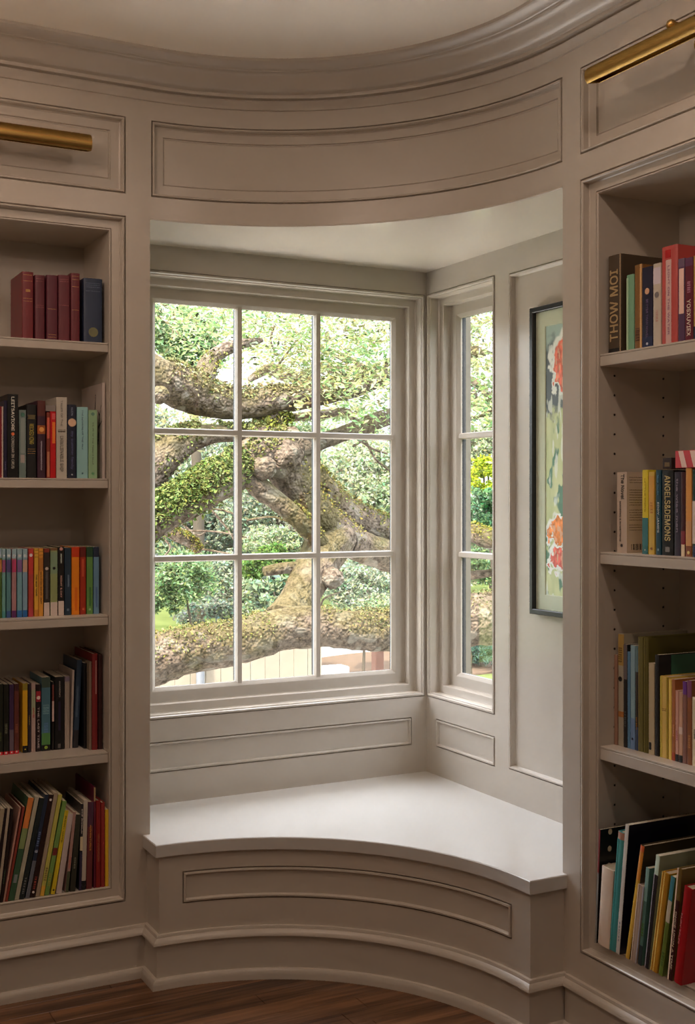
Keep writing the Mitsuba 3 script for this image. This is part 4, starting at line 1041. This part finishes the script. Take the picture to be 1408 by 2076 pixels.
LIMBS = {
    'low': [(60, 1420, 56, 6.1), (200, 1370, 54, 6.2), (320, 1335, 50, 6.3), (400, 1316, 46, 6.4), (480, 1302, 43, 6.5), (560, 1278, 43, 6.6), (640, 1272, 42, 6.7), (720, 1277, 40, 6.8), (785, 1278, 40, 6.9), (870, 1270, 46, 7.0), (980, 1254, 54, 7.1), (1120, 1250, 58, 7.2), (1300, 1250, 60, 7.3)],
    'rise': [(575, 1262, 44, 6.75), (600, 1222, 38, 6.9), (628, 1172, 40, 7.05), (655, 1120, 46, 7.25), (690, 1085, 40, 7.4)],
    'right': [(560, 925, 44, 7.0), (590, 970, 40, 7.1), (628, 1030, 40, 7.2), (680, 1080, 38, 7.4), (735, 1110, 32, 7.6), (795, 1130, 34, 7.8), (890, 1150, 46, 8.2)],
    'upper': [(570, 905, 36, 7.2), (625, 965, 34, 7.35), (675, 1020, 32, 7.5), (735, 1058, 30, 7.7), (790, 1080, 34, 7.9), (890, 1090, 50, 8.3)],
    'ivy': [(600, 905, 38, 7.1), (540, 918, 42, 7.0), (480, 950, 42, 6.9), (420, 988, 42, 6.7), (370, 1018, 40, 6.6), (320, 1045, 40, 6.5), (220, 1110, 40, 6.3), (80, 1200, 40, 6.1)],
    'mossy': [(485, 955, 16, 6.85), (520, 985, 21, 6.9), (560, 1015, 20, 6.95), (600, 1048, 19, 7.0), (635, 1085, 18, 7.1), (668, 1120, 15, 7.2)],
    'arch': [(560, 885, 30, 7.1), (490, 880, 18, 7.0), (430, 880, 20, 6.9), (375, 893, 30, 6.8), (325, 925, 40, 6.7), (270, 990, 42, 6.6), (180, 1090, 42, 6.4)],
    'top': [(200, 700, 36, 6.5), (320, 766, 42, 6.7), (370, 788, 44, 6.8), (420, 808, 38, 6.9), (480, 818, 32, 7.0), (560, 812, 29, 7.1), (640, 797, 28, 7.2), (720, 782, 24, 7.3), (790, 755, 22, 7.4), (960, 715, 14, 7.6), (1100, 680, 10, 7.8)],
    'spur': [(405, 815, 22, 6.9), (414, 765, 23, 6.9), (432, 724, 16, 6.95), (478, 700, 12, 7.0), (530, 690, 6, 7.1)],
    'lean': [(550, 918, 20, 7.1), (600, 912, 21, 7.2), (640, 898, 18, 7.3), (690, 882, 16, 7.4), (740, 862, 17, 7.5), (790, 845, 17, 7.6), (960, 800, 12, 8.0)],
    'stem': [(540, 920, 42, 7.1), (552, 868, 36, 7.15), (562, 815, 30, 7.2)],
    'pale': [(600, 765, 7, 7.9), (650, 745, 11, 8.0), (700, 752, 14, 8.0), (745, 757, 13, 8.0), (800, 735, 12, 8.1), (950, 690, 8, 8.2)],
    'fork': [(640, 700, 5, 8.2), (690, 722, 8, 8.1), (735, 748, 10, 8.05)],
    'twist': [(505, 770, 6, 8.3), (545, 748, 12, 8.3), (580, 760, 14, 8.3), (640, 772, 8, 8.3)],
    'bough': [(560, 850, 8, 7.6), (640, 842, 9, 7.7), (700, 835, 8, 7.8), (722, 855, 6, 7.8), (760, 875, 5, 7.8)],
    'short': [(322, 1066, 9, 7.6), (352, 1084, 12, 7.6), (385, 1098, 12, 7.7), (402, 1118, 8, 7.7)],
    'stub': [(535, 1158, 9, 6.95), (570, 1152, 12, 7.0), (620, 1150, 13, 7.1)],
    'side': [(890, 1085, 20, 8.3), (950, 1080, 19, 8.0), (985, 1092, 20, 7.9), (1050, 1105, 20, 7.8)],
    'low side': [(890, 1190, 10, 8.3), (950, 1168, 9, 8.2), (1000, 1160, 8, 8.1), (1060, 1140, 6, 8.0)],
    'high side': [(900, 760, 10, 8.3), (960, 775, 10, 8.2), (985, 795, 9, 8.1), (1040, 840, 6, 8.0)],
    'thin side': [(900, 850, 5, 8.3), (960, 848, 5, 8.2), (990, 835, 4, 8.1), (1040, 800, 3, 8.0)],
}
oak_tree = thing('live_oak', 'huge mossy live oak with thick twisting limbs outside the windows', 'tree')
trunk_top = at(880, 1040, 8.4)
tb = np.array([trunk_top[0], trunk_top[1], GZ - 0.05])
tr = spline([[*tb, 0.40], [*(tb + [0.0, 0, 0.5]), 0.29], [*(tb + [0.02, 0.02, 1.4]), 0.25], [*(trunk_top + [0, 0, 0.1]), 0.24], [*(trunk_top + [0.1, 0.1, 1.2]), 0.20], [*(trunk_top + [0.3, 0.3, 2.6]), 0.14]], 70)
obj('trunk', bark_tube(tr, 32, 0.12, 90), 'bark', oak_tree, smooth=60)
splines = {}
for i, (nm, rows) in enumerate(LIMBS.items()):
    S = px_limb(rows); splines[nm] = S
    obj('limb', bark_tube(S, 32 if rows[0][2] > 25 else 18, 0.13, i * 7), 'bark', oak_tree, smooth=60)
for x, y, r, t in ((533, 948, 27, 6.86), (578, 922, 36, 6.98), (672, 1172, 24, 7.0), (323, 800, 20, 6.45)):
    s = trimesh.creation.icosphere(4, 1.0)
    v = np.array(s.vertices)
    v *= (1 + 0.5 * (meshkit.fbm(v * 1.8 + x, 4, int(x)) - 0.5))[:, None] * np.array([1, 1, 0.9]) * (r * t / FOCAL)
    obj('burl', (v + at(x, y, t), s.faces), 'bark', oak_tree, smooth=60)
TW = [[(322, 640), (350, 665), (375, 690)], [(330, 615), (352, 640), (348, 690)], [(385, 1050), (420, 1032), (470, 1040), (480, 1060)], [(330, 1062), (380, 1075), (440, 1078), (500, 1090)], [(400, 1112), (450, 1120), (490, 1130)], [(425, 1030), (455, 1065), (478, 1100)],
      [(500, 1055), (550, 1048), (590, 1060)], [(725, 890), (755, 910), (785, 920)], [(740, 892), (760, 930), (790, 955)], [(715, 905), (740, 890)], [(560, 720), (548, 690), (556, 660)], [(560, 745), (590, 705), (600, 690)], [(580, 660), (610, 680), (640, 690)], [(660, 690), (700, 680), (760, 690)],
      [(960, 660), (985, 690), (1010, 700)], [(955, 640), (980, 655), (1005, 640)], [(360, 1055), (400, 1085), (420, 1075)], [(330, 1090), (345, 1110), (330, 1130)], [(650, 1240), (655, 1215), (690, 1200)], [(700, 715), (740, 700), (785, 690)]]
for q in TW:
    rows = [(x, y, 2.6 - 1.2 * i / len(q), 7.8) for i, (x, y) in enumerate(q)]
    S = px_limb(rows, 10)
    obj('twig', tube(S[:, :3], S[:, 3], 6), 'bark', oak_tree, smooth=True)


def on_limb(S, n, lo=0.0, hi=1.0, up=0.25, lift=0.02, g=grng):
    """points on the upper side of a limb"""
    i = (lo + (hi - lo) * g.random(n)) * (len(S) - 1.001)
    k = i.astype(int); fr = (i - k)[:, None]
    c = S[k] * (1 - fr) + S[k + 1] * fr
    d = g.normal(size=(n, 3)); d[:, 2] = np.abs(d[:, 2]) + up
    tg = S[k + 1, :3] - S[k, :3]; tg /= np.linalg.norm(tg, axis=1, keepdims=True)
    d -= tg * (d * tg).sum(1, keepdims=True); d /= np.linalg.norm(d, axis=1, keepdims=True)
    return c[:, :3] + d * (c[:, 3:] * 1.02 + lift * g.random((n, 1)))


ferns = []
for nm, n, lo, hi, size, colr in (('ivy', 6760, 0.26, 0.78, 0.029, (0.098, 0.130, 0.040)), ('ivy', 2340, 0.05, 0.5, 0.023, (0.125, 0.13, 0.045)), ('arch', 2860, 0.05, 0.75, 0.023, (0.115, 0.125, 0.045)), ('top', 3900, 0.1, 0.9, 0.020, (0.135, 0.128, 0.060)),
                                  ('low', 1872, 0.1, 0.4, 0.015, (0.125, 0.125, 0.045)), ('low', 3536, 0.5, 0.95, 0.015, (0.125, 0.120, 0.050)), ('mossy', 1820, 0.1, 0.9, 0.017, (0.135, 0.130, 0.040)), ('upper', 2080, 0.0, 1.0, 0.020, (0.14, 0.13, 0.04)), ('stem', 2340, 0, 0.8, 0.023, (0.13, 0.14, 0.03)), ('right', 1040, 0, 0.6, 0.017, (0.15, 0.14, 0.045)), ('spur', 520, 0, 1, 0.020, (0.14, 0.14, 0.04)), ('short', 650, 0, 1, 0.017, (0.12, 0.12, 0.03)), ('side', 780, 0, 1, 0.017, (0.15, 0.14, 0.03))):
    p = on_limb(splines[nm], n, lo, hi)
    keep = meshkit.fbm(p * 3.2, 3, 17) > 0.40
    ferns.append(leaves(p[keep], size, colr, 0.2, 1.8))
foliage(ferns, oak_tree, 'moss_fern', 'fern')
sprays = []
SPR = [(335, 640, 7.6), (360, 610, 8), (440, 640, 7.4), (455, 690, 7.3), (425, 610, 7.6), (395, 720, 7.5), (470, 660, 7.2), (500, 640, 7.1), (520, 690, 7.4), (545, 640, 7.8), (590, 650, 7.2), (610, 690, 7.1), (625, 640, 7.4), (570, 615, 7.5), (600, 740, 7.3), (560, 700, 8.4), (660, 650, 7.4), (690, 670, 7.1), (720, 650, 7.5), (750, 670, 7.2), (780, 690, 7.4), (700, 630, 8), (670, 705, 7.6), (730, 720, 7.0), (765, 730, 7.2), (660, 790, 6.9), (690, 800, 6.8), (740, 800, 7.0), (770, 815, 7.2), (640, 760, 7.5), (760, 770, 6.8),
       (690, 845, 8.2), (750, 835, 8), (460, 615, 8.5), (520, 615, 8.5), (640, 612, 8.5), (740, 625, 8.8), (345, 840, 8.5), (400, 850, 7.1), (360, 850, 7.1), (785, 635, 8.2), (530, 745, 8.4), (505, 720, 8.2), (960, 640, 7.6), (985, 670, 7.4), (965, 700, 7.8), (990, 720, 7.3), (970, 750, 7.7), (995, 640, 7.7), (975, 830, 8), (990, 860, 7.6), (965, 790, 8.2), (1000, 780, 7.4), (850, 640, 8), (900, 690, 8.2), (1040, 690, 7.4), (240, 640, 7.6), (270, 720, 7.9)]
for x, y, t in SPR:
    c = at(x, y, t)
    n = int(grng.integers(200, 330))
    p = clump_points(n, c, np.array([0.24, 0.24, 0.15]) * (0.8 + 0.5 * grng.random()), 9, 0.28)
    colr = np.array([0.225, 0.250, 0.115]) * (0.8 + 0.5 * grng.random()) * (np.array([0.75, 1.05, 0.9]) if grng.random() < 0.35 else 1)
    sprays.append(leaves(p, 0.040, colr, 0.5, 2.8))
foliage(sprays, oak_tree, 'foliage', 'leaf')


def blob_tree(name, label, category, blobs, group=None, stem=True, mat='leaf'):
    """blobs: (px, py, t, half width px, half height px, leaves, leaf size, colour)"""
    k = thing(name, label, category, group)
    parts = []
    for x, y, t, rx, ry, n, size, colr in blobs:
        rr = np.array([rx, rx, ry]) * t / FOCAL
        p = clump_points(int(n * 1.6), at(x, y, t), rr, max(18, n // 70), 0.11)
        p[:, 2] = np.maximum(p[:, 2], GZ + 0.02)
        parts.append(leaves(p, size * 0.72, colr, 0.3, 1.9))
    foliage(parts, k)
    if stem:
        x, y, t, rx, ry = blobs[0][:5]
        top = at(x, y, t); r = 0.012 * t * (0.22 if ry < 61 else 1)
        base = np.array([top[0] + 0.1, top[1], GZ - 0.02])
        S = spline([[*base, r * 0.5], [*((base + top) / 2 + [0.06, 0, 0]), r * 0.4], [*top, r * 0.28]], 14)
        obj('trunk', bark_tube(S, 12, 0.1, int(x)), 'bark_far', k, smooth=60)
    return k


G1, G2, G3, G4, G5 = (0.110, 0.165, 0.075), (0.170, 0.210, 0.115), (0.160, 0.195, 0.130), (0.110, 0.135, 0.100), (0.225, 0.260, 0.150)  # greens lightened, most also greyed, to put distance haze into the leaf colour
blob_tree('garden_tree', 'bright green tree in the top left pane of the large window', 'tree', [(385, 700, 15, 75, 75, 5200, 0.085, G1), (340, 660, 15, 50, 60, 2000, 0.085, G1)])
blob_tree('garden_tree', 'pale spreading tree filling the gap left of the oak fork', 'tree', [(400, 960, 22, 150, 95, 11000, 0.115, G3), (300, 900, 22, 80, 90, 3500, 0.115, G3), (450, 1060, 21, 120, 80, 7000, 0.11, G4)])
blob_tree('garden_tree', 'pale green tree behind the oak fork in the middle pane', 'tree', [(565, 1035, 20, 110, 90, 8500, 0.105, G3), (560, 930, 23, 110, 90, 6000, 0.115, G2)])
blob_tree('garden_tree', 'airy light green tree in the right middle pane', 'tree', [(725, 960, 21, 105, 85, 8500, 0.105, G5), (690, 870, 23, 90, 50, 3000, 0.11, G5), (770, 1030, 20, 80, 60, 3500, 0.10, G2)])
blob_tree('garden_tree', 'tall far tree rising between the two windows', 'tree', [(870, 960, 26, 90, 130, 6000, 0.13, G2)])
blob_tree('garden_tree', 'pale far tree high in the narrow window', 'tree', [(985, 900, 24, 60, 60, 4500, 0.11, G5), (985, 780, 25, 60, 80, 3200, 0.12, G5)])
blob_tree('shrub', 'rounded leafy bush low in the left pane', 'shrub', [(370, 1170, 13, 75, 52, 5200, 0.062, G1), (330, 1215, 13, 50, 40, 2000, 0.06, G1)], stem=True)
blob_tree('shrub', 'grey green bush beside the rounded one under the ivy limb', 'shrub', [(455, 1185, 14.5, 75, 60, 5200, 0.066, G3), (440, 1250, 14, 90, 40, 3200, 0.062, G4)], stem=True)
blob_tree('shrub', 'dark glossy bush left of the rising oak branch', 'shrub', [(545, 1150, 14, 55, 45, 4200, 0.066, (0.07, 0.125, 0.03)), (520, 1220, 13, 45, 45, 3000, 0.062, G2)], stem=True)
blob_tree('shrub', 'broad leaved bush with pale leaves below the oak fork', 'shrub', [(555, 1200, 12, 42, 36, 900, 0.13, (0.12, 0.165, 0.10))], stem=True)
blob_tree('shrub', 'fine leaved bush behind the knot of the rising branch', 'shrub', [(720, 1190, 14, 80, 60, 5200, 0.064, G3), (760, 1235, 13, 60, 30, 1800, 0.06, G2)], stem=True)
blob_tree('shrub', 'pale bush under the mossy diagonal limb', 'shrub', [(560, 1105, 16, 80, 38, 4200, 0.072, G2), (610, 1090, 16, 50, 40, 1600, 0.07, (0.19, 0.17, 0.13))], stem=True)
blob_tree('shrub', 'glowing yellow green bush in the narrow window', 'shrub', [(980, 965, 17, 32, 42, 2600, 0.075, (0.24, 0.30, 0.02))], stem=True)
blob_tree('shrub', 'deep green bush low in the narrow window', 'shrub', [(985, 1035, 15, 42, 46, 3000, 0.075, (0.06, 0.125, 0.06)), (985, 1145, 16.5, 46, 40, 2600, 0.065, G1)], stem=True)
blob_tree('hedge', 'long distant hedge, with unseen foliage at the sides to darken pane reflections', 'hedge', [(x, 1130 + 30 * math.sin(x), 32, 190, 150, 9000, 0.20, (0.150, 0.190, 0.115)) for x in (180, 420, 660, 900, 1140)] + [(x, 1010, 24, 170, 330, 5000, 0.24, (0.10, 0.14, 0.065)) for x in (-150, -420, -700, -1000, -1350)] + [(x, 960, t, 330, 400, 6000, 0.30, (0.10, 0.14, 0.065)) for x, t in ((-1700, 20), (-2100, 18), (-2600, 15), (-3200, 13))], stem=False)  # visible blobs lightened for haze; unseen blobs to the left darken pane reflections
hk = [q for q in labels if q.startswith('hedge')][0]
unseen_tree_parts = []  # unseen trees on either side, placed to darken reflections in the panes
for x, y, zc, rx, rz in ((-6, 30, 3.4, 5, 4.6), (-11, 27, 3.4, 5, 4.6), (-16, 22, 3.4, 5, 4.6), (-1, 32, 3.4, 5, 4.4), (9, -7, 2.8, 4, 4.2), (13, -13, 3, 5, 4.8), (5, -13, 3, 4, 4.6), (17, -5, 3, 5, 4.6), (19, 4, 3, 5, 4.4)):
    p = clump_points(7000, (x, y, zc), np.array([rx, rx * 0.5, rz]), 90, 0.11)
    p[:, 2] = np.maximum(p[:, 2], GZ + 0.02)
    unseen_tree_parts.append(leaves(p, 0.26, (0.11, 0.145, 0.075), 0.3, 1.9))
foliage(unseen_tree_parts, hk)
# sago palm in the narrow window
pk = thing('sago_palm', 'spiky blue green sago palm low in the narrow window', 'plant')
pc = at(978, 1337, 15.0)
parts = []
for a in range(60):
    th, el = grng.random() * 2 * math.pi, grng.uniform(0.1, 1.3)
    L = grng.uniform(0.30, 0.50)
    d = np.array([math.cos(th) * math.cos(el), math.sin(th) * math.cos(el), math.sin(el)])
    q = np.linspace(0.12, 1, 18)[:, None]
    sp_ = pc + d * q * L - np.array([0, 0, 0.22]) * L * q ** 2
    sp_ = np.repeat(sp_, 4, axis=0) + grng.normal(size=(72, 3)) * 0.022
    parts.append(leaves(sp_, 0.06, (0.045, 0.09, 0.07), 0.2, 5.0))
foliage(parts, pk, 'frond', 'leaf')
obj('stem', tube(np.linspace(np.array([pc[0], pc[1], GZ - 0.02]), pc, 6), [0.1, 0.11, 0.11, 0.10, 0.09, 0.05], 12), 'bark', pk, smooth=40)
bed = trimesh.creation.icosphere(3, 1.0)
v = np.array(bed.vertices) * [2.4, 1.2, 0.10] * (1 + 0.2 * (meshkit.fbm(np.array(bed.vertices) * 3, 3, 2)[:, None] - 0.5))
struct(obj('soil_bed', (v + [pc[0], pc[1] + 0.9, GZ], bed.faces), 'soil', smooth=True), 'bare soil bed around the sago palm')
# low beige board wall, drain pipe, driveway, utility box, post
bw = thing('garden_wall', 'low beige boarded garden wall under the lowest limb', 'wall')
a, b = on_y(290, 1400, 8.9), on_y(652, 1400, 8.9)
d = b - a; d[2] = 0; L = np.linalg.norm(d); nb = 12
for i in range(nb):
    x0, x1 = a[0] + (b[0] - a[0]) * i / nb, a[0] + (b[0] - a[0]) * (i + 1) / nb
    obj('board', bbox(x0 + 0.0012, x1 - 0.0012, 8.9, 8.94, GZ - 0.02, 0.40, 0.002), 'beige_board', bw)
obj('cap_rail', bbox(a[0] - 0.02, b[0] + 0.02, 8.87, 8.97, 0.40, 0.44, 0.006), 'beige_board', bw)
pp = on_y(405, 1375, 8.86)
obj('drain_pipe', tube(np.array([[pp[0], 8.85, z] for z in np.linspace(GZ - 0.01, 0.39, 5)]), [0.034] * 5, 14), 'grey_metal', bw, smooth=40)
dm = trimesh.creation.extrude_polygon(Polygon([(-2.4, 4.9), (5.0, 4.9), (7.7, 12), (9.3, 16.5), (8.1, 16.5), (5.4, 11), (-2.4, 11)]), 0.062, engine='earcut')  # near part is out of view, placed to bounce daylight into the nook
dm.apply_translation([0, 0, GZ - 0.05])
struct(obj('driveway', (dm.vertices, dm.faces), 'concrete'), 'pale concrete driveway, extended unseen towards the house to light the nook ceiling')
ub = at(675, 1362, 12.2)
ubk = thing('utility_box', 'small pale utility box on the driveway', 'utility box')
obj('cabinet', bbox(ub[0] - 0.14, ub[0] + 0.14, ub[1] - 0.1, ub[1] + 0.1, GZ + 0.012, ub[2] + 0.06, 0.012), 'concrete', ubk)
obj('door', bbox(ub[0] - 0.11, ub[0] + 0.11, ub[1] - 0.112, ub[1] - 0.1, GZ + 0.1, ub[2] + 0.02, 0.004), 'concrete', ubk)
po = at(765, 1350, 10.5)
pok = thing('timber_post', 'reddish timber post with a rail beside the driveway', 'post')
obj('shaft', bbox(po[0] - 0.042, po[0] + 0.042, po[1] - 0.042, po[1] + 0.042, GZ - 0.02, 0.28, 0.006), 'post_wood', pok)
obj('cap', bbox(po[0] - 0.055, po[0] + 0.055, po[1] - 0.055, po[1] + 0.055, 0.28, 0.31, 0.006), 'post_wood', pok)


# ------------------------------------------------------------------ unseen ceiling downlights, out of view, placed to light shelves and room
scene['lamp_trim'] = two(principled((0.7, 0.68, 0.63), 0.4, 0.4))
for x, y, power in ((0.45, 3.05, 0.42), (-0.60, 3.05, 0.5), (1.55, 1.95, 0.95), (1.55, 0.80, 0.9), (0.1, 0.9, 1.25), (0.3, -0.5, 0.9)):
    k = thing('unseen_downlight', 'unseen ceiling downlight, out of view, placed to light the shelves and room', 'ceiling light', 'unseen ceiling downlights')
    a = np.linspace(0, 2 * math.pi, 33)[:-1]
    prof = [(0.078, H - 0.0005), (0.076, H - 0.006), (0.062, H - 0.007), (0.060, H - 0.002)]
    v = np.array([[x + r * math.cos(t), y + r * math.sin(t), z] for r, z in prof for t in a])
    f = [(i * 32 + j, i * 32 + (j + 1) % 32, (i + 1) * 32 + (j + 1) % 32, (i + 1) * 32 + j) for i in range(3) for j in range(32)]
    obj('trim_ring', (v, np.array(f)), 'lamp_trim', k, smooth=40)
    v = np.array([[x, y, H - 0.003]] + [[x + 0.060 * math.cos(t), y + 0.060 * math.sin(t), H - 0.003] for t in a])
    f = np.array([(0, 1 + (j + 1) % 32, 1 + j) for j in range(32)])
    kk = obj('lens', (v, f), 'lamp_trim', k)
    scene[kk]['emitter'] = {'type': 'area', 'radiance': rgb(np.array(UNSEEN_LAMP) * power)}

# unseen globe pendant, out of view, placed to light the ceiling and shelves
pg = thing('unseen_pendant', 'unseen opal globe pendant, out of view, placed to light the ceiling and shelves', 'pendant lamp')
gx, gy, gz = 0.30, 2.50, 2.66
g = trimesh.creation.icosphere(3, 0.14)
kk = obj('globe', (np.array(g.vertices) + [gx, gy, gz], g.faces), 'lamp_trim', pg, smooth=True)
scene[kk]['emitter'] = {'type': 'area', 'radiance': rgb(UNSEEN_GLOBE)}
obj('rod', tube(np.array([[gx, gy, z] for z in np.linspace(gz + 0.135, H - 0.02, 4)]), [0.007] * 4, 10), 'brass', pg, smooth=40)
c = trimesh.creation.cylinder(0.06, 0.022, sections=32)
obj('canopy', (np.array(c.vertices) + [gx, gy, H - 0.0115], c.faces), 'brass', pg, smooth=30)
